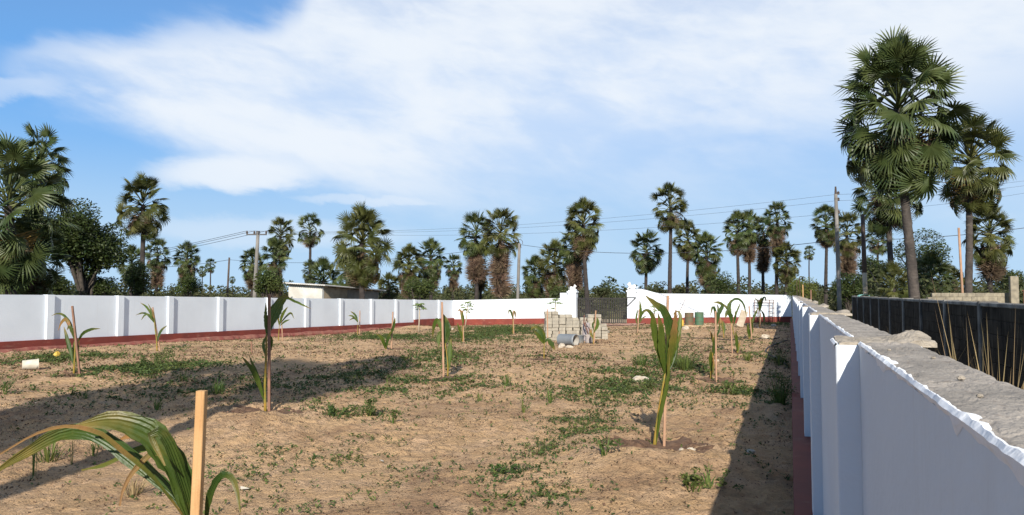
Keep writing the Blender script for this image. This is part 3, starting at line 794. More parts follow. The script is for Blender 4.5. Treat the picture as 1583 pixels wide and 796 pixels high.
# ------------------------------------------------------------------ neighbour's blackened block wall
NX, NSP = 2.80, 2.716
nw = empty('neighbour_wall', (NX, 22, -.25)); tag(nw, 'blackened concrete block wall with grey posts across the passage', 'wall')
ny0 = NX * 4.66 - NSP * 2; posts = [ny0 + NSP * k for k in range(13) if ny0 + NSP * k < 39.0]
NTOP = 1.97
bm_ = MB(); bm_.bbox(-.10, .10, .0, .422, 0, .194, .006); block = bm_.mesh('block', M['black_block'])
bh = MB(); bh.bbox(-.10, .10, .0, .203, 0, .186, .008); half = bh.mesh('block', M['black_block'])
nblk = 0; rest = MB()
rr = random.Random(3)
core = MB(); core.box(NX - .088, NX + .088, posts[0], posts[-1], -.4, NTOP - .06); loc(core, nw).build('mortar_core', M['black_block'], nw)
for k in range(len(posts) - 1):
    y0 = posts[k] + .075; span = NSP - .15
    for row in range(11):
        z0 = -.28 + row * .20; y = y0 + (0 if row % 2 == 0 else -.214); c = 0
        while y < y0 + span - .05:
            ya, yb = max(y, y0), min(y + .422, y0 + span)
            if yb - ya > .06:
                jx = rr.uniform(-.004, .004)
                if nblk < 300 and row >= 3:
                    o = link('block', block, nw, Matrix.Translation((jx, ya - nw.location.y, z0 - nw.location.z)) @ Matrix.Diagonal((1, (yb - ya) / .422, 1, 1))); nblk += 1
                else:
                    rest.bbox(NX - .10 + jx, NX + .10 + jx, ya, yb, z0, z0 + .194, .006)
            y += .428
o = loc(rest, nw).build('blocks', M['black_block'], nw); o["kind"] = "stuff"
for k, y in enumerate(posts):
    m = MB(); m.bbox(NX - .135, NX + .12, y - .065, y + .065, -.4, NTOP + .005, .01); loc(m, nw).build('post', M['post'], nw)
for k in range(len(posts) - 1):
    m = MB(); m.bbox(NX - .125, NX + .125, posts[k] + .067, posts[k + 1] - .067, NTOP - .068, NTOP - .012, .01); loc(m, nw).build('coping', M['post'], nw)
# ------------------------------------------------------------------ palmyra palms
def fan(rng, r, nseg, arc, droop, pet, bend, fold, dead=False):
    """one fan leaf: stalk along +X from the origin, blade of pleated segments; local Z is its upper side"""
    V, T = [], []
    for q, x in enumerate((0, pet * .5, pet * 1.02)):        # stalk, gently arched
        w = .055 - .02 * q; z = -.05 * (q - 1) ** 2
        V += [(x, -w, z), (x, w, z), (x, 0, z - w)]
    for q in (0, 1):
        for c in range(3):
            a, b = q * 3 + c, q * 3 + (c + 1) % 3; T += [[a, b, b + 3], [a, b + 3, a + 3]]
    base = len(V); hub = (0, 0, 0); B = [hub]
    tri = []
    def pt(rad, ang, z):
        x, y = rad * math.cos(ang), rad * math.sin(ang)
        z = z - fold * abs(y) - droop * max(0, rad - .35 * r) ** 2 / r
        return (x, y, z)
    da = arc / nseg; split = .32 + .10 * rng.random()
    for i in range(nseg):
        a = -arc / 2 + (i + .5) * da
        ri = r * (.80 + .20 * math.cos(a * .75)) * rng.uniform(.9, 1.06)
        sj = split * rng.uniform(.85, 1.12); aj = a + rng.uniform(-.25, .25) * da
        k = len(B)
        hz = .035 * r
        B += [pt(ri * sj, a - da / 2, -hz), pt(ri * sj * 1.03, a, hz), pt(ri * sj, a + da / 2, -hz),
              pt(ri * (sj + 1) / 2, aj - da * .24, -.3 * hz - rng.uniform(0, .02)), pt(ri * (sj + 1) / 2, aj + da * .24, -.3 * hz), pt(ri, aj + rng.uniform(-.2, .2) * da, -rng.uniform(0, .16) * r * (.4 + droop))]
        tri += [[0, k, k + 1], [0, k + 1, k + 2], [k, k + 3, k + 1], [k + 1, k + 4, k + 2], [k + 1, k + 3, k + 4], [k + 3, k + 5, k + 4]]
    B = np.array(B); cb, sb = math.cos(bend), math.sin(bend)      # the blade bends down where it meets the stalk
    Bx = B[:, 0] * cb + B[:, 2] * sb; Bz = -B[:, 0] * sb + B[:, 2] * cb
    B = np.stack([Bx + pet, B[:, 1], Bz], 1)
    return np.concatenate([np.array(V), B]), np.concatenate([np.array(T), np.array(tri) + base])


rl = random.Random(12)
LIVE = [fan(rl, rl.uniform(.74, .86), 22, R(rl.uniform(230, 285)), d, rl.uniform(1.15, 1.55), R(b), f) for (d, b, f) in [(.10, 5, .05), (.18, 14, .12), (.40, 24, .18), (.62, 36, .22), (.85, 50, .25), (.35, 15, .45)]]
DEAD = [fan(rl, rl.uniform(.95, 1.1), 18, R(rl.uniform(150, 210)), d, rl.uniform(.7, 1.0), R(b), f, True) for (d, b, f) in [(.7, 20, .6), (.9, 35, .8), (.5, 15, 1.0)]]


def leaf_matrix(az, el, roll, off, s):
    d = np.array([math.cos(el) * math.cos(az), math.cos(el) * math.sin(az), math.sin(el)])
    rad = np.array([math.cos(az), math.sin(az), 0]); n = -math.sin(el) * rad + math.cos(el) * UPV
    y = np.cross(n, d)
    n2 = math.cos(roll) * n + math.sin(roll) * y; y2 = np.cross(n2, d)
    Mx = np.eye(4); Mx[:3, 0] = d * s; Mx[:3, 1] = y2 * s; Mx[:3, 2] = n2 * s; Mx[:3, 3] = off
    return Mx


def layout(seed, nlive, ndead, skirt, open_=0.0, elmin=-48):
    """where the leaves of one crown sit: (is_dead, shape, matrix); crown radius about 2.1 m, hub at the origin"""
    q = random.Random(seed); out = []
    for i in range(nlive):
        t = (i + .5) / nlive
        el = 84 - (84 - elmin) * t ** (.95 - .25 * open_) + q.uniform(-10, 10)
        az = i * 2.39996 + q.uniform(-.3, .3)
        sh = min(5, max(0, int((80 - el) / 28) + q.choice((-1, 0, 0, 1)))) if q.random() < .85 else 5
        s = q.uniform(.82, 1.1) * (.88 if el > 60 else 1)
        out.append((False, sh, leaf_matrix(az, R(el), R(q.gauss(0, 42)), (0, 0, (el - 20) / 100 * 1.25), s)))
    for i in range(ndead):
        t = (i + .5) / ndead
        el = -50 - 32 * min(1, t * 1.6) + q.uniform(-9, 9)
        out.append((True, q.randrange(3), leaf_matrix(i * 2.39996 + q.uniform(-.4, .4), R(el), R(q.gauss(0, 40)), (0, 0, -.3 - skirt * t), q.uniform(.75, 1.0))))
    return out


def bake(lay, dead):
    mb = MB()
    for d, sh, Mx in lay:
        if d != dead: continue
        V, T = (DEAD if d else LIVE)[sh]
        mb.add(V @ Mx[:3, :3].T + Mx[:3, 3], T)
    return mb


KINDS = {}
for name, args in {'open': (3, 50, 12, .5, .6, -42), 'open2': (4, 42, 16, .8, .6, -36), 'round': (5, 76, 16, .6, .2, -58), 'round2': (6, 68, 28, 1.2, .15, -50),
                   'skirt': (7, 60, 72, 3.2, .25, -46), 'skirt2': (8, 54, 84, 3.8, .3, -42), 'young': (9, 92, 40, 1.5, 0, -62), 'young2': (10, 78, 66, 2.1, 0, -55)}.items():
    lay = layout(*args)
    KINDS[name] = (lay, bake(lay, False).mesh('crown', M['leaf']), bake(lay, True).mesh('dead_leaves', M['dead']), bake(lay, False).mesh('crown', M['leaf_b']))
leaf_me = [MB().add(*v).mesh('leaf', M['leaf']) for v in LIVE]
leaf_me_b = [MB().add(*v).mesh('leaf', M['leaf_b']) for v in LIVE]
dead_me = [MB().add(*v).mesh('dead_leaf', M['dead']) for v in DEAD]
dead_me_o = [MB().add(*v).mesh('dead_leaf', M['dead_orange']) for v in DEAD]


def trunk_mesh(h, r0, r1, lean, seed, mat):
    """ringed palm trunk from the origin up to height h, its top shifted by lean"""
    q = random.Random(seed); n, rings = 14, max(10, int(h * 5)); V, T = [], []
    ph = q.random() * 6
    for i in range(rings + 1):
        t = i / rings; z = h * t - .3 * (1 - t)
        r = r1 + (r0 - r1) * (1 - t) ** 1.6 + r0 * .35 * math.exp(-t * h / .5)
        r *= 1 + (.035 if i % 2 else -.02)
        cx, cy = lean[0] * t ** 1.3 + .05 * math.sin(ph + t * 5), lean[1] * t ** 1.3 + .05 * math.cos(ph + t * 4)
        for k in range(n):
            a = 2 * math.pi * k / n; rr_ = r * (1 + .05 * (q.random() - .5)); V.append((cx + rr_ * math.cos(a), cy + rr_ * math.sin(a), z))
    for i in range(rings):
        for k in range(n):
            a, b = i * n + k, i * n + (k + 1) % n; T += [[a, b, b + n], [a, b + n, a + n]]
    return MB().add(V, T).mesh('trunk', mat, True)


def palm(x, y, width, depth, kind, label, basex=None, seed=0, parts=False, olive=False, rad=None, dark=True, group='palmyra palms', nudge=0, zscale=1.0):
    """x, y: pixel of the crown's hub; width: crown width in pixels; depth in metres along the view"""
    hub = at(x, y, depth)
    b = at(basex if basex else x, 455, depth); base = np.array([b[0], b[1], float(gz(b[0], b[1]))])
    s = (width / FPX * depth) / (4.3 if parts else 3.95)
    r = empty('palmyra_palm', base); tag(r, label, 'palm tree', group)
    h = hub[2] - base[2]; lean = (hub[0] - base[0], hub[1] - base[1])
    rt = rad or .19 * s ** .5
    if h > .6:
        link('trunk', trunk_mesh(h + .1, rt * 1.25, rt * .8, lean, seed, M['bark_dark'] if dark else M['bark']), r)
    Mx = Matrix.Translation((lean[0], lean[1], h)) @ Matrix.Rotation(seed * 1.7, 4, 'Z') @ Matrix.Diagonal((s, s, s * zscale, 1))
    lay, live, dead, live_b = KINDS[kind]
    if parts:
        for d, sh, L in layout(300 + seed, *parts):
            if d: link('dead_leaf', (dead_me_o if random.Random(sh + seed + int(L[0, 3] * 9)).random() < .25 else dead_me)[sh], r, Mx @ Matrix(L.tolist()))
            else: link('leaf', (leaf_me_b if olive else leaf_me)[sh], r, Mx @ Matrix(L.tolist()))
    else:
        link('crown', live_b if olive else live, r, Mx)
        link('dead_leaves', dead, r, Mx)
    return r


P = palm
# right group
P(1388, 172, 212, 30, 'round', 'tallest palmyra palm, nearest behind the blackened block wall', basex=1414, seed=1, parts=(112, 22, .7, 0, -60), rad=.185, dark=False, zscale=1.0)
P(1500, 252, 140, 39, 'round', 'second tallest palmyra palm at the right edge behind the block wall', basex=1494, seed=2, parts=(84, 14, .5, .1, -56), olive=True, rad=.18, dark=False, zscale=.98)
P(1373, 294, 106, 50, 'round', 'palmyra palm half hidden behind the tallest palm', basex=1380, seed=3, rad=.19, dark=False)
P(1530, 362, 78, 50, 'young2', 'bushy palmyra palm with yellow stalks below the second tallest palm', basex=1530, seed=4, olive=True)
P(1277, 347, 52, 88, 'round2', 'palmyra palm just left of the tall grey utility pole', seed=5)
P(1309, 362, 58, 95, 'skirt', 'palmyra palm just right of the tall grey utility pole', seed=6, olive=True)
P(1357, 371, 42, 120, 'open', 'small palmyra palm between the two right-hand poles and the tallest palm', seed=7)
P(1251, 391, 20, 200, 'open', 'tiny far palmyra palm over the right wall corner', seed=8)
P(1216, 404, 48, 85, 'young', 'low palmyra palm above the far right corner of the white wall', seed=9, olive=True)
# centre right
P(1036, 322, 66, 75, 'open', 'tall slender palmyra palm right of the gate with a loose open crown', basex=1036, seed=10, olive=True)
P(999, 388, 54, 85, 'round', 'shorter palmyra palm standing just behind the right gate post', seed=11)
P(1063, 370, 50, 92, 'round2', 'palmyra palm with dead brown leaves right beside the tall slender one', seed=12, olive=True)
P(1092, 392, 56, 84, 'young2', 'stout palmyra palm with a broad brown skirt above the oil drums', seed=13)
P(1141, 358, 54, 88, 'round2', 'leftmost palmyra palm of the tight clump behind the far wall', seed=14)
P(1158, 352, 46, 90, 'skirt', 'second palmyra palm from the left in the tight clump', seed=15)
P(1180, 360, 46, 93, 'skirt2', 'third palmyra palm in the tight clump, thick with dead leaves', seed=16)
P(1201, 340, 48, 86, 'skirt', 'rightmost and tallest palmyra palm of the tight clump', seed=17)
# centre
P(902, 348, 70, 64, 'round2', 'tall palmyra palm behind the left gate post', basex=908, seed=18, olive=True)
P(890, 376, 60, 66, 'skirt', 'palmyra palm with a long brown skirt leaning on the one behind the left gate post', basex=892, seed=19)
P(858, 408, 62, 70, 'young2', 'low palmyra palm with brown skirt left of the left gate post', seed=20, olive=True)
P(827, 425, 48, 72, 'young', 'lowest palmyra palm right of the short utility pole', seed=21)
P(773, 362, 72, 66, 'skirt2', 'big palmyra palm with shaggy brown skirt beside the short utility pole', seed=22, olive=True)
P(736, 364, 62, 67, 'skirt', 'palmyra palm with long hanging skirt left of the shaggy one', seed=23)
P(742, 418, 34, 70, 'young2', 'small brown palmyra palm at the foot of the shaggy pair', seed=24)
P(701, 412, 32, 85, 'skirt', 'slim palmyra palm wrapped in dead leaves between two clumps', seed=25)
P(666, 400, 52, 80, 'young2', 'taller of the two palmyra palms with skirts right of the shed', seed=26)
P(632, 410, 54, 76, 'young2', 'shorter of the two palmyra palms with skirts right of the shed', seed=27, olive=True)
P(560, 376, 104, 50, 'young', 'widest dense palmyra palm standing behind the shed', seed=28, olive=True, parts=(96, 46, 1.2, 0, -62))
P(546, 420, 60, 54, 'young2', 'brown-skirted palmyra palm at the foot of the widest palm', seed=29)
P(479, 356, 46, 98, 'open2', 'slender palmyra palm with a bare trunk left of the shed', seed=30)
P(480, 420, 30, 96, 'young', 'small green palmyra palm below the slender bare-trunked one', seed=31)
P(434, 366, 50, 84, 'round2', 'palmyra palm right of the pole with the crossarm', seed=32, olive=True)
P(425, 398, 50, 80, 'skirt', 'lower palmyra palm right of the pole with the crossarm', seed=33)
P(390, 408, 42, 92, 'young2', 'low palmyra palm left of the pole with the crossarm', seed=34)
# left
P(220, 318, 80, 58, 'round', 'tall palmyra palm with orange stalks right of the dark round tree', seed=35, olive=True)
P(243, 394, 44, 88, 'skirt', 'palmyra palm right behind the tall one with orange stalks', seed=36)
P(289, 400, 44, 90, 'young2', 'palmyra palm standing free left of the thin far pole', seed=37)
P(325, 411, 20, 190, 'open', 'larger of two tiny far palmyra palms by the thin pole', seed=38)
P(313, 420, 15, 230, 'open', 'smaller of two tiny far palmyra palms by the thin pole', seed=39)
P(359, 433, 10, 300, 'open', 'minute far palmyra palm just right of the thin pole', seed=52)
P(203, 408, 46, 78, 'young', 'low palmyra palm under the tall one with orange stalks', seed=40)
P(60, 258, 118, 42, 'open', 'tall palmyra palm rising at the left edge above the round tree', basex=66, seed=41, parts=(54, 10, .3, .7, -44), rad=.2)
P(12, 322, 195, 33, 'round', 'nearest left palmyra palm filling the left edge with big fans', basex=20, seed=42, parts=(84, 14, .5, .1, -66), rad=.22)
P(45, 395, 110, 36, 'young', 'dark low palmyra palm beneath the big fans at the left edge', seed=43)
P(1098, 436, 24, 70, 'young', 'small fan palm seedling behind the wall above the oil drums', seed=44)
P(1381, 447, 66, 35, 'young', 'low bright fan palm seedling showing over the block wall', seed=45, olive=True)
P(1440, 430, 64, 46, 'young', 'green fan palm thicket left of the leaning timber', seed=46)
P(1474, 436, 40, 52, 'young2', 'fan palm thicket with dry leaves right of the leaning timber', seed=47, olive=True)
P(600, 446, 40, 60, 'young', 'low fan palm just right of the shed roof', seed=48, olive=True)
P(500, 436, 60, 62, 'young', 'dark fan palm thicket behind the shed roof', seed=49)
# a palm beside the viewer, outside the picture, throws the long shadow over the sand
def shade_palm(x, y, h, s, seed, label):
    r = empty('palmyra_palm', (x, y, 0)); tag(r, label, 'palm tree', 'palmyra palms')
    link('trunk', trunk_mesh(h, .26, .19, (.1, .1), seed, M['bark']), r)
    for me, nm in ((KINDS['young'][1], 'crown'), (KINDS['young'][2], 'dead_leaves')):
        link(nm, me, r, Matrix.Translation((.1, .1, h)) @ Matrix.Rotation(seed, 4, 'Z') @ Matrix.Diagonal((s, s, s * 1.1, 1)))
def shadow_to(px, py, h):
    """foot of a tree of height h whose top shades the ground at a pixel"""
    p = gp(px, py); k = h / math.tan(SUN_EL); return p[0] + SUN_H.x * k, p[1] + SUN_H.y * k
SHADE = [(295, 599, 8.2, 1.18, 60), (530, 577, 10.5, .95, 61), (60, 660, 7.0, .72, 62)]
for q, (px_, py_, h, s, sd) in enumerate(SHADE):
    x, y = shadow_to(px_, py_, h)
    shade_palm(x, y, h, s, sd, ['full palmyra palm left of the viewer shading the sand', 'higher palmyra palm left of the viewer shading the mid ground', 'smaller palmyra palm left of the viewer shading the near sand'][q])

# ------------------------------------------------------------------ broadleaf trees, scrub
def leaf_cloud(rng_, centres, n, size, flat=.5):
    """n small folded leaves spread through balls (x, y, z, radius), thicker towards their skins"""
    c = np.array(centres); w = c[:, 3] ** 2; k = rng_.choice(len(c), n, p=w / w.sum())
    d = rng_.normal(size=(n, 3)); d /= np.linalg.norm(d, axis=1)[:, None]
    rad = c[k, 3] * (.45 + .6 * rng_.random(n) ** .6)
    p = c[k, :3] + d * rad[:, None] * np.array([1, 1, .85])
    a = rng_.normal(size=(n, 3)); a[:, 2] *= .6; a /= np.linalg.norm(a, axis=1)[:, None]
    nn = rng_.normal(size=(n, 3)); nn[:, 2] += flat; b = np.cross(nn, a); b /= (np.linalg.norm(b, axis=1)[:, None] + 1e-6)
    s = size * rng_.uniform(.6, 1.35, n)[:, None]
    V = np.stack([p - a * s, p + b * s * .45, p + a * s * 1.1, p - b * s * .45], 1).reshape(-1, 3)
    i0 = np.arange(n) * 4
    return V, np.concatenate([np.stack([i0, i0 + 1, i0 + 2], 1), np.stack([i0, i0 + 2, i0 + 3], 1)])


def tree(px, pytop, w, hpx, depth, label, mat, n, size, seed, cat='tree', name='broadleaf_tree', stems=2, airy=.0, group=None):
    """tree whose crown spans w x hpx pixels below pytop"""
    g_ = np.random.default_rng(seed); k = depth / FPX
    b = at(px, 455, depth); base = np.array([b[0], b[1], float(gz(b[0], b[1]))])
    top = at(px, pytop, depth)[2] - base[2]; W, Hc = w * k / 2, hpx * k
    r = empty(name, base); tag(r, label, cat, group)
    cz = top - Hc / 2; cs = []
    nb = 40
    for q in range(nb):
        d = g_.normal(size=3); d /= np.linalg.norm(d); t = g_.random() ** .4
        cs.append((d[0] * W * .78 * t, d[1] * W * .78 * t, cz + d[2] * Hc * .38 * t, (W + Hc / 2) * .5 * g_.uniform(.30, .52) * (1 - airy * .45)))
    m = MB(); m.add(*leaf_cloud(g_, cs, n, size)); m.build('crown', mat, r)
    m = MB()
    for q in range(stems):
        a = g_.uniform(0, 6.28); f = (math.cos(a) * W * .45, math.sin(a) * W * .45, cz)
        rt = max(.04, .022 * top)
        m.tube([(q * .12, 0, -.3), (f[0] * .25 + q * .1, f[1] * .25, top * .25), (f[0] * .6, f[1] * .6, (cz + top * .25) / 2), f], [rt, rt * .8, rt * .6, rt * .3], 8)
    limbs = m.build('trunk', M['twig'], r, smooth=True)
    m = MB()
    for c in cs[::2]:
        m.tube([(0, 0, top * .28), (c[0] * .5, c[1] * .5, (c[2] + top * .3) / 2 + .1), c[:3]], [.03 * top * .6, .02 * top * .5, .01], 5)
    m.build('branches', M['twig'], r)
    return r


tree(128, 318, 122, 112, 43, 'dark dense round tree at the left beside the big-fan palms', M['foliage'], 26000, .085, 1, stems=3)
tree(1425, 350, 88, 98, 58, 'feathery dark tree behind the trunk of the tallest palm', M['foliage'], 6500, .085, 2, stems=3, airy=.55)
tree(1350, 392, 60, 56, 66, 'low dark tree left of the tallest palm trunk', M['foliage'], 4500, .10, 3, stems=2)
tree(414, 418, 44, 42, 45, 'small olive-green bush tree in front of the shed end', M['foliage_mid'], 4500, .07, 4, name='small_tree')
tree(1240, 424, 52, 44, 52, 'feathery lime-green shrub beyond the far right wall corner', M['foliage_lime'], 5000, .05, 5, cat='shrub', name='shrub', airy=.2)
tree(213, 400, 40, 60, 47, 'green shrub at the foot of the tall orange-stalked palm', M['foliage_mid'], 3500, .07, 6, cat='shrub', name='shrub')
tree(160, 425, 46, 38, 44, 'dark bush under the round tree showing over the left wall', M['foliage'], 3500, .07, 7, cat='shrub', name='shrub')
tree(292, 424, 40, 36, 70, 'green bush at the foot of the free-standing left palm', M['foliage_mid'], 2500, .09, 8, cat='shrub', name='shrub')
tree(648, 430, 70, 32, 66, 'green bush between the shed and the shaggy palms', M['foliage_mid'], 4500, .08, 9, cat='shrub', name='shrub')
tree(868, 440, 40, 24, 66, 'bright green bush just left of the left gate post', M['foliage_mid'], 2500, .08, 10, cat='shrub', name='shrub')
tree(1112, 420, 60, 40, 82, 'bush behind the drums between stout palm and tight clump', M['foliage'], 3500, .1, 11, cat='shrub', name='shrub')
tree(1313, 425, 60, 40, 48, 'dark green bush between the two right-hand poles', M['foliage'], 4500, .07, 12, cat='shrub', name='shrub')
tree(1560, 415, 60, 46, 62, 'broad bush behind the block post at the right edge', M['foliage'], 4500, .09, 13, cat='shrub', name='shrub')
tree(20, 425, 60, 40, 40, 'dark bush behind the left wall at the left edge', M['foliage'], 4000, .07, 14, cat='shrub', name='shrub')
tree(85, 425, 50, 40, 41, 'second dark bush from the left edge behind the left wall', M['foliage_mid'], 3500, .07, 15, cat='shrub', name='shrub')

g_ = np.random.default_rng(5)
def band(n, dmin, dmax, hmin, hmax, rmin, rmax, per, size, a0=-64, a1=24):
    cs = []
    for q in range(n):
        a = R(g_.uniform(a0, a1)); d = math.sqrt(g_.uniform(dmin ** 2, dmax ** 2))
        x, y = d * math.sin(a), d * math.cos(a)
        if y < 59 and -27.5 < x < 4: continue
        if x < -25 and d < 34: continue
        h = g_.uniform(hmin, hmax); rr_ = g_.uniform(rmin, rmax)
        zz = float(gz(x, y)); t = 0
        while t < h:
            cs.append((x + g_.normal() * rr_ * .4, y + g_.normal() * rr_ * .4, zz + t + rr_ * .3, rr_ * g_.uniform(.6, 1))); t += rr_ * .8
    return leaf_cloud(g_, cs, per, size)
m = MB(); m.add(*band(420, 64, 130, .8, 2.6, .7, 1.4, 80000, .15)); m.add(*band(110, 46, 80, 1.2, 3.0, .7, 1.2, 26000, .12, 3, 17)); m.add(*band(60, 40, 62, 1.0, 2.4, .6, 1.0, 16000, .10, -60, -45)); tag(m.build('scrub', M['foliage_far']), 'mixed low scrub growing under the palms beyond the walls', 'scrub', kind='stuff')
m = MB(); m.add(*band(260, 33, 62, .3, 1.2, .4, .8, 30000, .10)); tag(m.build('undergrowth', M['foliage_far']), 'weedy undergrowth just outside the white walls', 'undergrowth', kind='stuff')
m = MB(); m.add(*band(520, 170, 420, 2.0, 5.0, 1.8, 3.6, 70000, .5)); tag(m.build('distant_wood', M['foliage_far']), 'dark line of distant woodland along the horizon', 'woodland', kind='stuff')
# far tall trees standing out of the wood
for q, (x, y, w, h) in enumerate([(1015, 443, 22, 16), (1052, 441, 26, 16), (930, 444, 40, 12), (700, 446, 40, 10)]):
    tree(x, y, w, h, 190, ['far round tree between the tall slender palm and the right gate post', 'far round tree right of the tall slender palm', 'far low trees seen above the black gate', 'far low trees left of the shaggy palms'][q], M['foliage_far'], 900, .32, 30 + q, stems=1)

# ------------------------------------------------------------------ shed beyond the left wall
C0 = at(498, 455, 47.5); gsh = float(gz(C0[0], C0[1]))
def isect(px, axis, val):
    """where the vertical plane through a pixel column meets x = val (axis 0) or y = val (axis 1)"""
    d = ray(px, 455); return d * (val / d[axis])
pL, pF = isect(446, 1, C0[1]), isect(585, 0, C0[0])
wE, lE = C0[0] - pL[0], pF[1] - C0[1]          # width of the sunlit end wall, length of the front
def zpix(p, y): return at(0, y, depth_of(p))[2] - gsh
zC, zL, zF = zpix(C0, 442.5), zpix(pL, 439.5), zpix(pF, 450.0)
shed = empty('shed', (C0[0], C0[1], gsh)); tag(shed, 'low whitewashed shed with pale lean-to sheet roof beyond the left wall', 'shed')
def zroof(x, y): return zC + (zL - zC) * (-x / wE) + (zF - zC) * (y / lE)
def wallslab(x0, x1, y0, y1, nm, mt):
    c = [(x0, y0), (x1, y0), (x1, y1), (x0, y1)]
    MB().hexa([(x, y, -.4) for x, y in c], [(x, y, zroof(x, y) - .03) for x, y in c]).build(nm, M[mt], shed)
wallslab(-wE, 0, 0, .2, 'end_wall', 'shed_white')
wallslab(-.2, -.003, .203, lE * .42, 'boarded_front', 'shed_brown'); wallslab(-.2, .012, lE * .42 + .003, lE, 'bare_front', 'shed_dark')
wallslab(-wE, -wE + .2, .203, lE, 'back_wall', 'shed_dark'); wallslab(-wE + .203, -.203, lE - .2, lE, 'rear_end_wall', 'shed_dark')
m = MB(); n = 40; V, T = [], []
for q in range(n + 1):            # corrugated sheets
    xx_ = -wE - .3 + (wE + .75) * q / n; zc = .02 * math.cos(q * math.pi)
    for yy in (-.35, lE + .35): V += [(xx_, yy, zroof(xx_, yy) + .04 + zc), (xx_, yy, zroof(xx_, yy) + .10 + zc)]
for q in range(n):
    a = q * 4
    for (c, d) in ((0, 2), (1, 3), (0, 1), (2, 3)): T += [[a + c, a + d, a + d + 4], [a + c, a + d + 4, a + c + 4]]
T += [[0, 1, 3], [0, 3, 2], [n * 4, n * 4 + 1, n * 4 + 3], [n * 4, n * 4 + 3, n * 4 + 2]]
m.add(V, T); m.build('roof', M['roof_sheet'], shed)
for q in range(6):
    yb = .1 + (lE - .2) * q / 5; MB().hexa([(-wE - .1, yb, zroof(-wE - .1, yb) - .05), (.3, yb, zroof(.3, yb) - .05), (.3, yb + .07, zroof(.3, yb) - .05), (-wE - .1, yb + .07, zroof(-wE - .1, yb) - .05)],
        [(-wE - .1, yb, zroof(-wE - .1, yb) + .018), (.3, yb, zroof(.3, yb) + .018), (.3, yb + .07, zroof(.3, yb) + .018), (-wE - .1, yb + .07, zroof(-wE - .1, yb) + .018)]).build('rafter', M['plank'], shed)

# ------------------------------------------------------------------ poles and wires
def pole(x, ytop, xb, depth, r0, r1, label, mat, name='utility_pole'):
    b = at(xb, 457, depth); base = np.array([b[0], b[1], float(gz(b[0], b[1])) - .02]); top = at(x, ytop, depth)
    r = empty(name, base); tag(r, label, 'pole', 'utility poles')
    tp = top - base
    m = MB(); m.tube([(0, 0, -.5), tp * .35, tp * .7, tp], [r0, r0 * .9, (r0 + r1) / 2, r1], 10); m.build('shaft', mat, r, smooth=True)
    return r, top, tp
pA, tA, la = pole(399, 358, 392, 64, .19, .13, 'concrete pole with crossarm beyond the left wall', M['pole'])
m = MB(); a = np.array([RGT[0], RGT[1], 0]); c = np.array(la) - UPV * .25
m.tube([c - a * 1.0, c + a * .75], .065, 6); m.build('crossarm', M['metal'], pA)
ATT = []
for q in (-.95, -.32, .7):
    m = MB(); m.lathe([(.02, -.02), (.09, .02), (.06, .1), (.10, .14), (.04, .24), (.02, .26)], 8, c + a * q + UPV * .06); m.build('insulator', M['pole_dark'], pA); ATT.append(np.array(pA.location) + c + a * q + UPV * .32)
m = MB(); m.box(c[0] - .12, c[0] + .12, c[1] - .12, c[1] + .12, c[2] - .02, c[2] + .3); m.build('transformer_bracket', M['metal'], pA)
pB, tB, lb = pole(354.5, 398, 350.5, 100, .14, .11, 'thin dark far pole left of the crossarm pole', M['pole_dark'])
pC, tC, lc = pole(803, 376, 799, 64, .15, .12, 'short concrete pole with looped bracket in the middle', M['pole'])
m = MB(); q = np.linspace(-.4, 4.2, 14); m.tube([np.array(lc) + a * .28 * math.cos(t_) + UPV * (.05 + .28 * math.sin(t_)) for t_ in q], .022, 5); m.build('bracket_loop', M['pole_dark'], pC)
m = MB(); m.lathe([(.03, 0), (.10, .05), (.10, .28), (.03, .33)], 8, np.array(lc) - UPV * .4 + a * .05); m.build('insulator', M['pole_dark'], pC)
pD, tD, ld = pole(1292, 300, 1298, 41, .125, .085, 'tall grey utility pole beyond the far right wall corner', M['pole'])
m = MB(); m.tube([np.array(ld) - UPV * .3, np.array(ld) + UPV * .42], [.09, .045], 7); m.build('pole_tip', M['pole_dark'], pD)
for q in (.1, -.25, -.95):
    m = MB(); m.lathe([(.02, -.03), (.08, 0), (.05, .07), (.08, .1), (.02, .16)], 8, np.array(ld) + UPV * (q - .1) + a * .14); m.build('insulator', M['pole_dark'], pD)
pE, tE, le = pole(1333.5, 332, 1338.5, 37, .12, .085, 'pole with pale lower half left of the tallest palm', M['pole_pale'])
m = MB(); le_ = np.array(le); m.tube([le_ * .52, le_ * .75, le_ + UPV * .02], [.112, .103, .092], 10); m.build('dark_sleeve', M['pole_dark'], pE, smooth=True)
m = MB(); b0 = np.array(le) * .58; m.tube([b0 + a * .1, np.array([RGT[0], RGT[1], 0]) * 2.1 + UPV * .1], .018, 5); m.build('stay_wire', M['wire'], pE)
# leaning timber beside the second tallest palm
tb = at(1490, 462, 37.5); tt = at(1482, 352, 37.5); base = np.array([tb[0], tb[1], float(gz(tb[0], tb[1]))])
o = MB().tube([(0, 0, -.2), (tt - base) * .5, tt - base], [.07, .06, .055], 8).build('timber_post', M['wood_pink'], smooth=True); o.location = base; tag(o, 'orange-brown timber post leaning beside the second tallest palm', 'post')

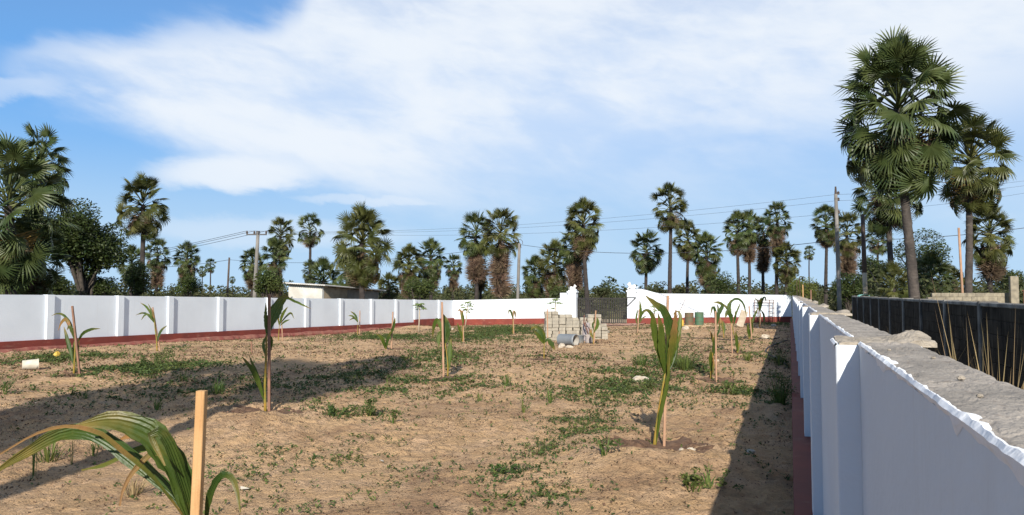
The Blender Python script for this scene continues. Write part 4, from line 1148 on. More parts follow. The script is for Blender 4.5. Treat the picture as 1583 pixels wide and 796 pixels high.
def wire(p, q, sag, label, r=.007, n=28):
    p, q = np.array(p, float), np.array(q, float)
    pts = [p + (q - p) * t - UPV * 4 * sag * t * (1 - t) for t in np.linspace(0, 1, n)]
    o = MB().tube([x - p for x in pts], r, 5).build('power_cable', M['wire'], smooth=True); o.location = p
    tag(o, label, 'cable', 'overhead cables')
for q, (dy, nm) in enumerate(((0.0, 'highest'), (-.35, 'middle'), (-1.05, 'lowest'))):
    wire(ATT[q], np.array(tD) + UPV * (dy - .02), .75, f'{nm} of the three thin cables from the crossarm pole to the tall right pole')
    wire(np.array(tD) + UPV * (dy - .02), at(1640, 272 + (0, 7, 17)[q], 46), .2, f'{nm} of the three thin cables running right from the tall pole')
    wire(ATT[q], at(-40, 425 + 3 * q, 120), .8, f'{nm} of the three thin cables running left from the crossarm pole', .02)
wire(np.array(tC) - UPV * .1, at(1294, 371, 41), .75, 'black cable from the short middle pole to the tall right pole', .017)
wire(at(1294, 371, 41), at(1640, 344, 38), .25, 'black cable crossing behind the tallest palm trunk', .016)
wire(np.array(tC) - UPV * .1, np.array(tB) - UPV * .3, .9, 'black cable from the short middle pole to the thin far pole', .02)
wire(np.array(tB) - UPV * .3, at(180, 412, 120), .5, 'black cable running left from the thin far pole', .03)

# block wall and post far right, behind the blackened wall
b0, b1 = at(1440, 470, 36), at(1557, 470, 36); e = (b1 - b0)[:2]; Lw = np.linalg.norm(e)
bw = empty('block_wall', (b0[0], b0[1], 0), math.atan2(e[1], e[0])); tag(bw, 'pale low block wall behind the blackened wall', 'wall')
zt = at(1500, 452.5, 36)[2]
bm_ = MB(); bm_.bbox(0, .41, -.09, .09, 0, .19, .012); blk = bm_.mesh('block', M['pale_block']); row = 0; z = zt - .2
while z > 1.1:
    x = 0 if row % 2 == 0 else -.21
    while x < Lw: link('block', blk, bw, Matrix.Translation((x, rng.uniform(-.01, .01), z))); x += .42
    z -= .2; row += 1
m = MB(); m.box(0, Lw, -.07, .07, -.3, zt - .02); m.build('core', M['pale_block'], bw)
pb = at(1568, 470, 35.5); o = MB().bbox(-.17, .17, -.17, .17, -.3, at(1568, 427, 35.5)[2], .02).build('block_post', M['pale_block']); o.location = (pb[0], pb[1], 0); tag(o, 'pale square block post at the right edge', 'post')
pq = at(1575, 470, 36.3); ig = empty('iron_gate', (pq[0] + .1, pq[1], 0)); tag(ig, 'rusty iron gate beside the pale block post', 'gate')
for q in range(7):
    m = MB(); m.box(.1 + q * .16, .125 + q * .16, 0, .025, .05, 2.2); m.build('bar', M['rust'], ig)
for z in (.1, 1.2, 2.2):
    m = MB(); m.box(.05, 1.15, .026, .05, z, z + .04); m.build('rail', M['rust'], ig)
# turquoise sheet on the end of the blackened wall
tp_ = at(1345, 457, 35.5); m = MB(); V, T = [], []
for j_ in range(5):
    for i_ in range(9): V.append((-.4 + .1 * i_, -.2 + .1 * j_, .03 * math.sin(i_ * 1.3 + j_) - .05 * (j_ in (0, 4))))
for j_ in range(4):
    for i_ in range(8):
        q = j_ * 9 + i_; T += [[q, q + 1, q + 10], [q, q + 10, q + 9]]
o = m.add(V, T).build('plastic_sheet', M['tarp'], smooth=True); o.location = (NX + .02, 33.5, NTOP + .05); o.rotation_euler = (0, 0, 1.57); tag(o, 'turquoise plastic sheet lying on the far end of the blackened wall', 'sheet')
# thin fence sticks beyond the right wall
for q, (x, y0, y1, d) in enumerate([(1232.5, 432, 470, 44), (1237, 428, 470, 40), (1241.5, 440, 468, 34), (1254, 448, 474, 28)]):
    b, t = at(x, y1, d), at(x - 1, y0, d); zg = float(gz(b[0], b[1]))
    o = MB().tube([(0, 0, -.2), (.01, 0, 1.0), (.0, .03, t[2] - zg)], [.035, .03, .025], 6).build('fence_stick', M['wood' if q != 3 else 'wood_dark']); o.location = (b[0], b[1], zg)
    tag(o, ['farthest thin stick standing beyond the right wall corner', 'tallest thin stick standing beyond the right wall corner', 'third thin stick along the right wall, pale', 'nearest thin stick along the right wall, dark'][q], 'stick', 'fence sticks beyond the right wall')
# ------------------------------------------------------------------ coconut seedlings and their stakes
def smooth_path(P_, n):
    P_ = np.array(P_, float); Q = np.concatenate([[2 * P_[0] - P_[1]], P_, [2 * P_[-1] - P_[-2]]])
    d = np.concatenate([[0], np.cumsum(np.linalg.norm(np.diff(P_, axis=0), axis=1))]); out = []
    for s in np.linspace(0, d[-1], n):
        k = min(len(P_) - 2, int(np.searchsorted(d, s, 'right') - 1)); t = (s - d[k]) / max(1e-6, d[k + 1] - d[k])
        p0, p1, p2, p3 = Q[k], Q[k + 1], Q[k + 2], Q[k + 3]
        out.append(.5 * ((2 * p1) + (-p0 + p2) * t + (2 * p0 - 5 * p1 + 4 * p2 - p3) * t * t + (-p0 + 3 * p1 - 3 * p2 + p3) * t ** 3))
    return np.array(out)


def ribbon(path, W, rnd, twist=0.6, bifid=False, folds=6, n=22, peak=.52, ragged=0.0):
    """a pleated undivided leaf following path; V-folded along its midrib"""
    C = smooth_path(path, n); tq = np.gradient(C, axis=0); tq /= np.linalg.norm(tq, axis=1)[:, None]
    face = -FWD * math.cos(twist) + RGT * math.sin(twist) + UPV * .15
    m_ = 2 * folds + 1; V, T = [], []
    for i in range(n):
        t = i / (n - 1); side = np.cross(tq[i], face); side /= np.linalg.norm(side) + 1e-9; nor = np.cross(side, tq[i])
        w = W * (np.sin(math.pi * min(1, t / peak) / 2) ** .9 if t < peak else max(0.02, math.cos(math.pi / 2 * (t - peak) / (1 - peak)) ** .75)) * .5
        w = max(w, .006)
        for k in range(m_):
            u = -1 + 2 * k / (m_ - 1); gap = 0
            if bifid and t > .55: gap = (t - .55) * W * 1.1 * (1 if u > 0 else -1)
            if u == 0 and bifid and t > .6: gap = 0
            z = (.5 if k % 2 else -.5) * w / folds * .55 + .30 * w * abs(u) ** 1.2
            if ragged and abs(u) > .8: w2 = w * (1 - ragged * rnd.random())
            else: w2 = w
            V.append(C[i] + side * (u * w2 + gap) + nor * z)
    for i in range(n - 1):
        for k in range(m_ - 1):
            if bifid and i / (n - 1) > .58 and k in (folds - 1, folds): continue
            a = i * m_ + k; T += [[a, a + 1, a + m_ + 1], [a, a + m_ + 1, a + m_]]
    return np.array(V), np.array(T)


def stake(bx, by, tx, ty, label, w=.055, dark=False, base=None):
    b = gp(bx, by) if base is None else base; d = depth_of(b)
    b = b + FWD * (.0 if base is not None else .08); t = at(tx, ty, d + (.0 if base is not None else .08)); w = w if base is not None else w * .78; b = np.array([b[0], b[1], float(gz(b[0], b[1])) - .01]); v = t - b
    L_ = np.linalg.norm(v); m = MB(); h = w / 2
    n = 7; V, T = [], []; rs = random.Random(int(bx * 7 + by))
    for i in range(n + 1):
        s = i / n; z = -.25 + (L_ + .25) * s; e = .006 * math.sin(s * 3 + bx); hh = h * (1 - .06 * s)
        c = hh * .86
        for (x, y) in ((hh, -c), (hh, c), (c, hh), (-c, hh), (-hh, c), (-hh, -c), (-c, -hh), (c, -hh)): V.append((x + e + rs.uniform(-.001, .001), y, z))
    for i in range(n):
        for k in range(8):
            a, q = i * 8 + k, i * 8 + (k + 1) % 8; T += [[a, q, q + 8], [a, q + 8, a + 8]]
    V.append((0, 0, L_ + .003)); V.append((0, 0, -.25)); e = n * 8
    for k in range(8): T += [[e + k, e + (k + 1) % 8, len(V) - 2], [k, len(V) - 1, (k + 1) % 8]]
    o = m.add(V, T).build('wooden_stake', M['wood_dark' if dark else ('wood' if base is not None else 'wood_pink')])
    o.location = b; o.rotation_euler = Vector(v).to_track_quat('Z', 'Y').to_euler()
    tag(o, label, 'stake', 'wooden stakes beside the seedlings')
    return o


def seedling(base_px, stem_px, leaves, label, seed, stem_r=.03, base=None, group='coconut seedlings'):
    """leaves: (pixel path, width in metres, material, twist, bifid)"""
    rnd = random.Random(seed); b = gp(*base_px) if base is None else base; d = depth_of(b)
    zz = float(gz(b[0], b[1])); b = np.array([b[0], b[1], zz])
    r = empty('coconut_seedling', b); tag(r, label, 'seedling', group)
    pts = [b - UPV * .05] + [at(x, y, d) for x, y in stem_px]
    sp = smooth_path(pts, 9); m = MB(); m.tube(sp - b, np.linspace(stem_r, stem_r * .55, 9), 9); m.build('stem', M['sap_stem'], r, smooth=True)
    for (path, W, mt, tw, bif) in leaves:
        lean = rnd.uniform(-.5, .5); p3 = []; L_ = 0
        for k, (x, y) in enumerate(path):
            if k: L_ += math.hypot(x - path[k - 1][0], y - path[k - 1][1]) * d / FPX
            p3.append(at(x, y, d + lean * L_))
        V, T = ribbon(np.array(p3), W * (.82 if base is not None else 1.08), rnd, tw, bif, ragged=.30)
        m = MB(); m.add(V - b, T); o = m.build('leaf', M[mt], r, smooth=False)
        at_ = o.data.attributes.new('along', 'FLOAT', 'POINT'); at_.data.foreach_set('value', np.repeat(np.linspace(0, 1, 22), len(V) // 22).astype(np.float32))
    return r


G, DK, YL = 'sap', 'sap_dark', 'sap_yellow'
nb_ = np.array(at(312, 600, 4.3)); nb_[2] = 0
SEED = [
    # label, base, stem, leaves
    ('large drooping seedling in the near left corner of the picture', None, [(310, 900), (306, 835)], [
        ([(306, 850), (286, 785), (225, 728), (172, 686), (130, 666), (88, 672), (30, 705), (-15, 735)], .135, DK, .8, False),
        ([(308, 850), (285, 745), (262, 700), (232, 667), (192, 652), (160, 650), (117, 658)], .235, DK, -.2, False),
        ([(300, 820), (240, 742), (185, 694), (150, 668), (100, 659), (52, 672), (0, 702)], .036, YL, .9, False),
        ([(304, 830), (283, 735), (263, 695), (240, 690), (200, 700), (165, 718), (126, 727)], .070, G, -1.0, False),
        ([(316, 830), (323, 772), (338, 738), (355, 735), (366, 758), (371, 792)], .055, DK, .4, False),
        ([(296, 800), (262, 720), (238, 700), (205, 730), (190, 758), (185, 782)], .050, YL, .7, False),
        ([(300, 820), (262, 730), (222, 676), (196, 675), (174, 688)], .075, YL, -.8, False),
        ([(306, 850), (290, 770), (262, 690), (246, 668), (232, 672), (255, 720)], .100, DK, .9, False)]),
    ('tall upright seedling in the right foreground on a sandy mound', (1011, 702), [(1016, 655), (1023, 610), (1029, 574)], [
        ([(1026, 582), (1034, 545), (1036, 510), (1026, 482), (1010, 468), (998, 457)], .155, DK, .2, False),
        ([(1027, 580), (1020, 545), (1013, 512), (1009, 488), (1001, 480), (994, 483)], .105, G, -.5, False),
        ([(1030, 578), (1041, 540), (1049, 508), (1051, 486), (1046, 481), (1041, 486)], .100, G, .5, False),
        ([(1030, 578), (1039, 535), (1043, 505), (1045, 478)], .095, YL, -.2, False),
        ([(1029, 580), (1023, 545), (1022, 512), (1017, 484)], .11, G, .15, False), ([(1030, 580), (1037, 548), (1043, 512), (1043, 484)], .12, G, .1, False), ([(1029, 582), (1033, 552), (1040, 520), (1047, 500)], .09, YL, .3, False), ([(1028, 584), (1030, 556), (1026, 530), (1019, 508)], .10, DK, -.2, False),
        ([(1014, 690), (1019, 648), (1027, 610), (1033, 575), (1035, 548)], .075, G, .5, False),
        ([(1028, 585), (1024, 560), (1016, 535), (1014, 505)], .065, DK, .8, False),
        ([(1032, 580), (1044, 552), (1047, 530), (1050, 512)], .070, DK, -.9, False),
        ([(1029, 580), (1032, 545), (1029, 515), (1027, 492)], .08, DK, 1.1, False)]),
    ('tall seedling with a low left frond in the shaded left middle ground', (410.5, 644), [(409.5, 600), (411, 560), (412, 515)], [
        ([(412, 520), (420, 495), (430, 472), (440, 459), (448, 461)], .22, G, .2, False),
        ([(430, 478), (442, 462), (456, 466), (480, 477)], .045, G, .4, False),
        ([(412, 520), (410, 495), (411, 468)], .075, G, .9, False),
        ([(409, 622), (400, 590), (388, 568), (374, 551)], .100, G, -.3, False),
        ([(409, 618), (397, 580), (385, 549)], .065, G, .4, False),
        ([(412, 518), (407, 532), (410, 551)], .06, G, .7, False), ([(413, 516), (421, 525), (417, 549)], .07, G, -.6, False)]),
    ('seedling with arching leaves on a mound by the left wall, near the white bucket', (114, 583), [(115, 560), (116, 540), (117, 526)], [
        ([(117, 530), (109, 502), (98, 487), (88, 485), (80, 488)], .07, DK, .5, False), ([(116, 528), (107, 500), (101, 494), (95, 500), (90, 511)], .12, YL, -.4, False),
        ([(119, 530), (129, 515), (142, 509), (155, 508)], .08, DK, .4, False), ([(114, 566), (109, 540), (103, 518), (99, 505)], .14, DK, -.3, False),
        ([(114, 568), (115, 545), (115, 527)], .13, G, .8, False), ([(118, 570), (121, 548), (123, 527)], .12, G, -.7, False), ([(117, 530), (113, 512), (107, 505), (104, 510)], .1, DK, .3, False)]),
    ('leaning seedling with a spiky top before the left wall', (243, 543), [(242, 525), (240, 510), (238.5, 497)], [
        ([(239, 500), (233, 484), (226, 474), (217, 468)], .09, G, .3, False), ([(239, 500), (228, 486), (220, 484), (210, 487)], .08, DK, -.4, False), ([(239, 500), (230, 487), (224, 487), (218, 495)], .08, G, .7, False),
        ([(239, 498), (235, 482), (229, 469)], .09, DK, -.6, False), ([(243, 528), (247, 515), (252, 508), (259, 503)], .1, DK, .2, False), ([(240, 505), (237, 488), (234, 476)], .07, YL, .9, False)]),
    ('small seedling right behind the tall left one', (430, 528), [(431, 515), (432, 500)], [
        ([(432, 502), (437, 486), (445, 474)], .14, G, .2, False), ([(432, 502), (442, 490), (450, 484), (455, 493)], .11, G, -.5, False), ([(432, 505), (430, 492), (430, 480)], .1, YL, .6, False), ([(432, 504), (440, 497), (448, 494)], .1, G, .9, False)]),
    ('small seedling with two short fronds left of the round-topped papaya', (553, 518), [(553, 508), (553.5, 497)], [
        ([(553.7, 498), (549, 487), (542, 481)], .12, DK, .3, False), ([(553.7, 498), (546, 489), (538, 488)], .11, G, -.5, False), ([(553.7, 499), (547, 492), (540, 495)], .1, DK, .8, False)]),
    ('low forked seedling beside a stake on reddish soil', (597, 542), [(596.5, 535)], [
        ([(596, 540), (592, 527), (588, 520), (582, 516)], .14, G, .3, False), ([(597, 540), (600, 524), (605, 511)], .15, DK, -.4, False), ([(603, 520), (608, 505), (611, 490)], .12, DK, .4, False), ([(596, 541), (594, 530), (588, 531)], .1, G, .9, False)]),
    ('drooping broad-leaved seedling standing alone in the middle ground', (691.5, 586), [(692.5, 570), (691, 550), (688, 530)], [
        ([(687, 536), (690, 515), (688, 497), (682, 483)], .185, DK, .2, False), ([(687, 530), (682, 505), (676, 495), (671, 505), (669, 522)], .12, G, -.4, False), ([(687, 530), (682, 515), (678, 520), (678, 538)], .12, G, .5, False),
        ([(693, 575), (694, 552), (697, 520)], .15, G, .5, False), ([(691, 566), (690, 545), (689, 528)], .1, DK, -.8, False), ([(688, 525), (694, 508), (690, 490)], .12, DK, .9, False)]),
    ('thin seedling near the far left corner', (715, 529), [(715, 515), (715, 500)], [
        ([(715, 526), (711, 511), (707, 499)], .13, G, .3, False), ([(715, 500), (713, 483), (710, 479), (707, 482)], .12, YL, -.5, False), ([(715, 505), (716, 492), (714, 480)], .12, G, .7, False)]),
    ('withered seedling tied to a stake before the far wall', (793, 518), [(793, 505), (793, 492)], [
        ([(793, 494), (790, 482), (787, 480), (786, 486)], .12, DK, .3, False), ([(793, 494), (794, 484), (796, 482), (797, 492)], .12, YL, -.4, False)]),
    ('seedling with drooping arms left of the grey pipe', (841, 555), [(841, 545), (841.5, 527)], [
        ([(841.5, 532), (837, 516), (831, 507), (824, 505), (821, 510)], .19, DK, .3, False), ([(841, 532), (833, 519), (826, 512)], .14, G, -.4, False), ([(842, 530), (847, 525), (853, 532), (858, 541)], .17, DK, -.2, False), ([(841, 532), (841, 520), (839, 510)], .15, G, .8, False)]),
    ('thin seedling and stake in front of the block stack', (917.5, 533), [(917, 522), (918, 510)], [
        ([(917, 524), (913, 516), (914, 508)], .14, YL, .3, False), ([(918, 514), (924, 502), (923, 490)], .16, G, -.3, False), ([(918, 512), (916, 502), (920, 494)], .12, DK, .7, False)]),
    ('upright seedling with one arched leaf before the right gate post', (985, 518), [(985, 508), (985.5, 497)], [
        ([(985.5, 502), (990, 485), (989, 464)], .16, G, .2, False), ([(986, 502), (992, 486), (999, 479), (1007, 480)], .15, DK, -.4, False), ([(985, 502), (983, 492), (986, 478)], .15, G, .7, False), ([(986, 503), (993, 492), (1000, 488)], .1, G, .9, False)]),
    ('leaning tall seedling before the drums, nearest of the right-hand row', (1098.5, 588), [(1100, 565), (1103, 535), (1107, 502)], [
        ([(1106, 508), (1109, 488), (1116, 473), (1111, 468), (1102, 467)], .115, DK, .3, False), ([(1106, 508), (1106, 482), (1102, 475), (1098, 488)], .07, DK, -.4, False), ([(1107, 505), (1110, 485), (1109, 470)], .12, G, .6, False),
        ([(1100, 575), (1098, 555), (1099, 540)], .12, G, .2, False), ([(1102, 552), (1105, 535), (1108, 515)], .12, DK, -.6, False), ([(1104, 535), (1100, 520), (1098, 512)], .09, YL, .4, False), ([(1105, 525), (1111, 510), (1112, 495)], .1, DK, .9, False), ([(1099, 582), (1102, 565), (1103, 552)], .1, YL, -.3, False)]),
    ('spreading seedling with a high arched frond before the leaning board', (1140, 548), [(1138, 530), (1134, 515), (1130.5, 498)], [
        ([(1131, 503), (1129, 488), (1124, 482), (1121, 492)], .17, DK, .1, False), ([(1132, 500), (1128, 482), (1121, 473), (1112, 467)], .11, DK, -.4, False), ([(1124, 482), (1131, 466), (1140, 462), (1149, 470), (1154, 489)], .09, DK, .4, False),
        ([(1131, 490), (1127, 475), (1131, 463)], .15, G, -.2, False), ([(1132, 500), (1138, 483), (1145, 467)], .1, G, .7, False), ([(1140, 545), (1138, 525), (1137, 512)], .14, G, .3, False), ([(1141, 546), (1143, 535), (1144, 528)], .1, YL, -.5, False), ([(1133, 505), (1136, 490), (1136, 480)], .17, DK, .9, False)]),
    ('small seedling right of the spreading one before the metal frame', (1158, 525), [(1158, 515)], [
        ([(1158, 522), (1156, 508), (1156, 500)], .15, G, .2, False), ([(1159, 520), (1162, 503), (1161, 492)], .16, DK, -.4, False), ([(1161, 505), (1166, 488), (1172, 476)], .13, DK, .4, False), ([(1158, 523), (1163, 512), (1165, 508)], .12, G, .9, False)]),
    ('broad-leaved seedling right in front of the metal frame', (1174, 508), [(1174, 495), (1175, 480)], [
        ([(1175, 484), (1174, 470), (1177, 459)], .24, DK, .2, False), ([(1175, 482), (1179, 462), (1183, 460), (1184, 467)], .13, G, -.4, False), ([(1174, 480), (1171, 466), (1166, 460)], .12, DK, .5, False), ([(1176, 478), (1181, 488), (1181, 502)], .14, DK, -.5, False), ([(1174, 485), (1177, 470), (1180, 462)], .17, G, .9, False)]),
    ('thin pale seedling behind the leaning tall one', (1119, 522), [(1118, 510), (1116, 497)], [
        ([(1118, 512), (1115, 500), (1113, 490)], .14, YL, .3, False), ([(1119, 520), (1120, 505), (1117, 495)], .12, G, -.5, False)]),
]
for q, (lab, bpx, stem, leaves) in enumerate(SEED):
    if bpx is None: seedling((0, 0), stem, leaves, lab, 50 + q, base=nb_, stem_r=.035)
    else: seedling(bpx, stem, leaves, lab, 50 + q, stem_r=.022 if q > 4 else .026)

so = stake(0, 0, 312, 604, 'thick pale wooden stake in the near left foreground', .052, base=nb_ + FWD * -.15 + RGT * .02)
for (bx, by, tx, ty, lab, w, dk) in [
    (1028, 702, 1032.5, 457, 'long thin stake beside the tall foreground seedling', .042, False), (413.5, 645, 416.5, 455, 'tall brown stake in the shaded left middle ground', .058, True),
    (121, 585, 111.5, 473, 'dark tilted stake on the mound by the left wall', .06, True), (246, 543, 236, 475, 'thin tilted stake before the left wall with spiky seedling', .05, False),
    (436, 527, 435, 488, 'short stake behind the tall brown one', .05, False), (555.5, 517, 556.5, 480, 'thin stake beside the small two-frond seedling', .06, False),
    (604.5, 542, 607.5, 482, 'stake on reddish soil beside the low forked seedling', .06, False), (685.5, 588, 683.3, 467, 'bent red-brown stake beside the drooping middle seedling', .06, False),
    (716.5, 529, 715.3, 480, 'stake by the thin seedling near the far corner', .07, False), (794.5, 518, 793, 478, 'stake holding the withered seedling', .06, False),
    (847, 534, 846, 478, 'stake just left of the block stack', .065, False), (918.5, 533, 921, 480, 'pale stake in front of the block stack', .07, False),
    (986, 519, 988, 478, 'stake before the right gate post', .06, False), (1109, 593, 1106, 481, 'stake beside the leaning tall seedling', .05, False),
    (1133, 549, 1130, 500, 'stake beside the spreading seedling', .05, False), (1163, 527, 1158, 473, 'stake beside the small seedling before the metal frame', .06, False),
    (1176, 509, 1175.5, 484, 'stake under the broad-leaved seedling at the metal frame', .07, False), (691, 533, 690, 545, None, 0, 0), (388, 547, 388.5, 528, 'short dark peg left of the tall brown stake', .06, True)]:
    if lab: stake(bx, by, tx, ty, lab, w, dk)

# ------------------------------------------------------------------ young papaya trees
def papaya(bx, by, cx, cy, r_px, label, n, seed, sparse=False):
    b = gp(bx, by); d = depth_of(b); b[2] = float(gz(b[0], b[1])); top = at(cx, cy, d)
    q = random.Random(seed); r = empty('papaya_tree', b); tag(r, label, 'papaya tree', 'young papaya trees')
    t = top - b; MB().tube([(0, 0, -.1), t * .5 + np.array([.02, 0, 0]), t], [.045, .04, .03], 8).build('stem', M['board'], r, smooth=True)
    k = d / FPX * r_px
    for i in range(n):
        a = i * 2.4; e = R(q.uniform(-25, 70)); rr_ = k * q.uniform(.6, 1.0)
        o = t + np.array([0, 0, -.0 if not sparse else -q.choice((0, 0, k * .9))])
        tip = o + np.array([math.cos(a) * math.cos(e), math.sin(a) * math.cos(e), math.sin(e)]) * rr_
        m = MB(); m.tube([o, tip], .010, 4)
        for s in range(7):               # seven-lobed leaf
            g_a = a + R(-150 + 50 * s); l_ = k * .72 * (1.1 if s == 3 else .9); p1 = tip + np.array([math.cos(g_a), math.sin(g_a), -.35 - .2 * q.random()]) * l_
            sd = np.array([-math.sin(g_a), math.cos(g_a), 0]) * l_ * .22; mid = tip * .45 + p1 * .55 + UPV * .02
            m.add([tip, mid + sd, p1, mid - sd], [[0, 1, 2], [0, 2, 3]])
        m.build('leaf', M['papaya'], r)
papaya(647, 513, 648.5, 474, 8, 'round-topped young papaya tree against the left wall', 16, 1)
papaya(719, 505, 723, 474, 9.5, 'sparse young papaya tree at the far left corner', 11, 2, True)
papaya(857, 512, 858.5, 467, 9, 'thin young papaya tree rising behind the block stack', 8, 3, True)
papaya(1010, 505, 1012, 474, 6, 'small pale papaya sapling before the far wall by the right gate post', 8, 4, True)

# ------------------------------------------------------------------ concrete block stack, pipe, buckets
b0 = gp(846, 527); dS = depth_of(b0); yaw_s = YAW + R(4)
sx = dS / FPX
bl = MB(); bl.bbox(-.185, .185, -.15, .15, 0, .146, .012); blk_me = bl.mesh('concrete_block', M['paver'])
rs = random.Random(6)
ORD = ['first', 'second', 'third', 'fourth', 'fifth', 'sixth', 'seventh', 'eighth', 'ninth']
heights = [9, 9, 8, 8, 7, 7, 8, 8, 5]
cosy, siny = math.cos(yaw_s), math.sin(yaw_s)
for row in (0, 1):
    for c, hgt in enumerate(heights):
        for k in range(hgt - (1 if row == 0 and c in (4, 5, 8) else 0)):
            u = .05 + c * .315 + rs.uniform(-.02, .02) + (.06 if c >= 5 else 0); v = row * .36 + rs.uniform(-.035, .035)
            o = link('concrete_block', blk_me); o.scale = (rs.choice((.80, .80, .76)), 1.0, 1)
            x, y = b0[0] + u * cosy - v * siny, b0[1] + u * siny + v * cosy
            o.location = (x, y, float(tilt(x, y)) + .02 + k * .147); o.rotation_euler = (0, 0, yaw_s + rs.uniform(-.09, .09))
            tag(o, f'grey concrete block in the {ORD[c]} column from the left, {ORD[k]} course up, {("front", "back")[row]} row', 'block', 'stacked concrete blocks before the gate')
for q, (px_, py_) in enumerate([(930, 524), (936, 520), (887, 515)]):
    p = gp(px_, py_); o = link('concrete_block', blk_me); o.location = (p[0], p[1], float(gz(p[0], p[1]))); o.rotation_euler = (0, 0, YAW + q); o.scale = (.9, 1, 1)
    tag(o, ['loose concrete block lying at the right foot of the stack', 'loose concrete block nearer the gate slab, right of the stack', 'loose concrete block behind the grey pipe'][q], 'block', 'loose concrete blocks')
# pipe
pp = gp(878, 535); dP = depth_of(pp); rP = 9.0 * dP / FPX; pr = empty('concrete_pipe', (pp[0], pp[1], float(gz(pp[0], pp[1])) + rP * .97), YAW + R(-38)); tag(pr, 'short wide grey pipe lying on its side before the block stack', 'pipe')
Lp = .78
m = MB(); m.lathe([(rP, -Lp / 2), (rP * 1.0, Lp / 2 - .1), (rP * 1.03, Lp / 2 - .09), (rP * 1.03, Lp / 2), (rP * .93, Lp / 2)], 26); m.xform(Matrix.Rotation(R(90), 4, 'Y')); m.build('shell', M['pipe'], pr, smooth=True)
m = MB(); m.lathe([(rP * .929, Lp / 2 - .001), (rP * .92, -Lp / 2), (rP * .998, -Lp / 2 - .001)], 26); m.xform(Matrix.Rotation(R(90), 4, 'Y')); m.build('lining', M['pipe_in'], pr, smooth=True)


def bucket(px_, py_, r, h, label, mat, tilt_=(0, 0, 0), filled=None, group=None, lift=0.0):
    p = gp(px_, py_); b = empty('bucket', (p[0], p[1], float(gz(p[0], p[1])) + lift)); b.rotation_euler = tilt_; tag(b, label, 'bucket', group)
    MB().lathe([(0, .0), (r * .82, .0), (r * .84, .01), (r, h - .03), (r * 1.06, h - .03), (r * 1.06, h), (r * .95, h), (r * .8, .02), (0, .02)], 20).build('body', mat, b, smooth=False)
    m = MB(); t = np.linspace(0, math.pi, 12); m.tube([(r * 1.05 * math.cos(a), -.3 * r - r * .6 * math.sin(a), h - .03 - .25 * r * math.sin(a)) for a in t], .006, 5); m.build('handle', M['metal'], b)
    if filled:
        m = MB(); m.lathe([(0, h * .8), (r * .94, h * .79)], 20); m.build('filling', filled, b)
    return b
bucket(897, 530, .17, .36, 'dark bucket just right of the grey pipe', M['bucket_dark'], filled=M['mortar'])
bucket(910.5, 531, .18, .33, 'dusty grey bucket beside the pale stake before the blocks', M['bucket_grey'], filled=M['mortar'])
wb = bucket(34, 572, .15, .38, 'white bucket lying on its side by the left wall', M['bucket_white'], (R(90), R(0), R(145)), lift=.14)
# folded cement bag and bent reinforcing bars leaning on the stack
p = gp(903, 529); o = MB().bbox(-.16, .16, -.06, .06, 0, .85, .05).build('cement_bag', M['steel_bag']); o.location = (p[0], p[1] + .25, float(gz(p[0], p[1]))); o.rotation_euler = (R(-12), R(4), YAW); tag(o, 'upright dusty cement bag leaning on the block stack', 'bag')
for q, (dx_, hh) in enumerate([(0, 1.2), (.12, 1.02)]):
    m = MB(); m.tube([(0, 0, 0), (.05, .05, .3), (-.03, .12, .6), (-.14 - .06 * q, .2, .85), (-.12, .22, hh)], .028, 6); o = m.build('bent_bar', M['rust'], smooth=True); pz = gp(908, 530); o.location = (pz[0] + dx_, pz[1] + .05, float(gz(pz[0], pz[1])) - .02); o.rotation_euler = (0, 0, YAW)
    tag(o, ['taller rusty bent bar leaning on the block stack', 'shorter rusty bent bar leaning on the block stack'][q], 'metal bar', 'bent bars at the block stack')
p = gp(865, 520); stake(864.5, 532, 864.4, 512, 'short peg standing left of the grey pipe', .05, True)

# ------------------------------------------------------------------ things along the far wall
def drum(px_, py_, label, mat):
    p = gp(px_, py_); z = float(gz(p[0], p[1])); r = empty('oil_drum', (p[0], p[1], z - .02)); tag(r, label, 'drum', 'oil drums by the far wall')
    R0 = .30
    prof = [(0, .012), (R0 - .02, .012), (R0, 0), (R0, .02)]
    for zc in (.29, .58): prof += [(R0, zc - .03), (R0 + .014, zc), (R0, zc + .03)]
    prof += [(R0, .85), (R0 + .008, .865), (R0, .88), (R0 - .02, .86), (0, .86)]
    MB().lathe(prof, 26).build('body', mat, r, smooth=False)
    for (x, y) in ((.17, .05), (-.16, -.1)):
        MB().lathe([(0, .89), (.03, .888), (.035, .855)], 10, (x, y, 0)).build('bung', M['metal'], r)
drum(1065.5, 503.5, 'rusty brownish oil drum by the far wall', M['drum_brown'])
drum(1081, 503, 'green oil drum by the far wall', M['drum_green'])
p = gp(1053, 505); jc = empty('jerrycan', (p[0], p[1], float(gz(p[0], p[1]))), YAW); tag(jc, 'yellow plastic can left of the rusty drum', 'can')
MB().bbox(-.16, .16, -.11, .11, 0, .42, .03).build('body', M['yellow'], jc); MB().lathe([(.045, .41), (.045, .50), (.03, .505), (0, .505)], 12, (-.07, 0, 0)).build('cap', M['redplastic'], jc)
m = MB(); m.tube([(0, 0, .41), (.03, 0, .49), (.11, 0, .49), (.13, 0, .41)], .018, 6); m.build('handle', M['yellow'], jc)
p = gp(1040, 503); o = MB().bbox(-.45, .45, -.2, .2, 0, .16, .03).build('red_slab', M['red']); o.location = (p[0], p[1], float(gz(p[0], p[1]))); o.rotation_euler = (0, 0, YAW + .4); tag(o, 'red painted slab lying left of the yellow can', 'slab')
p = gp(1143, 506); o = MB().bbox(-.22, .22, -.03, .03, 0, 1.1, .01).build('board', M['board']); o.location = (p[0], p[1], float(gz(p[0], p[1]))); o.rotation_euler = (R(-14), R(24), YAW); tag(o, 'pale board leaning on the red base of the far wall', 'board')
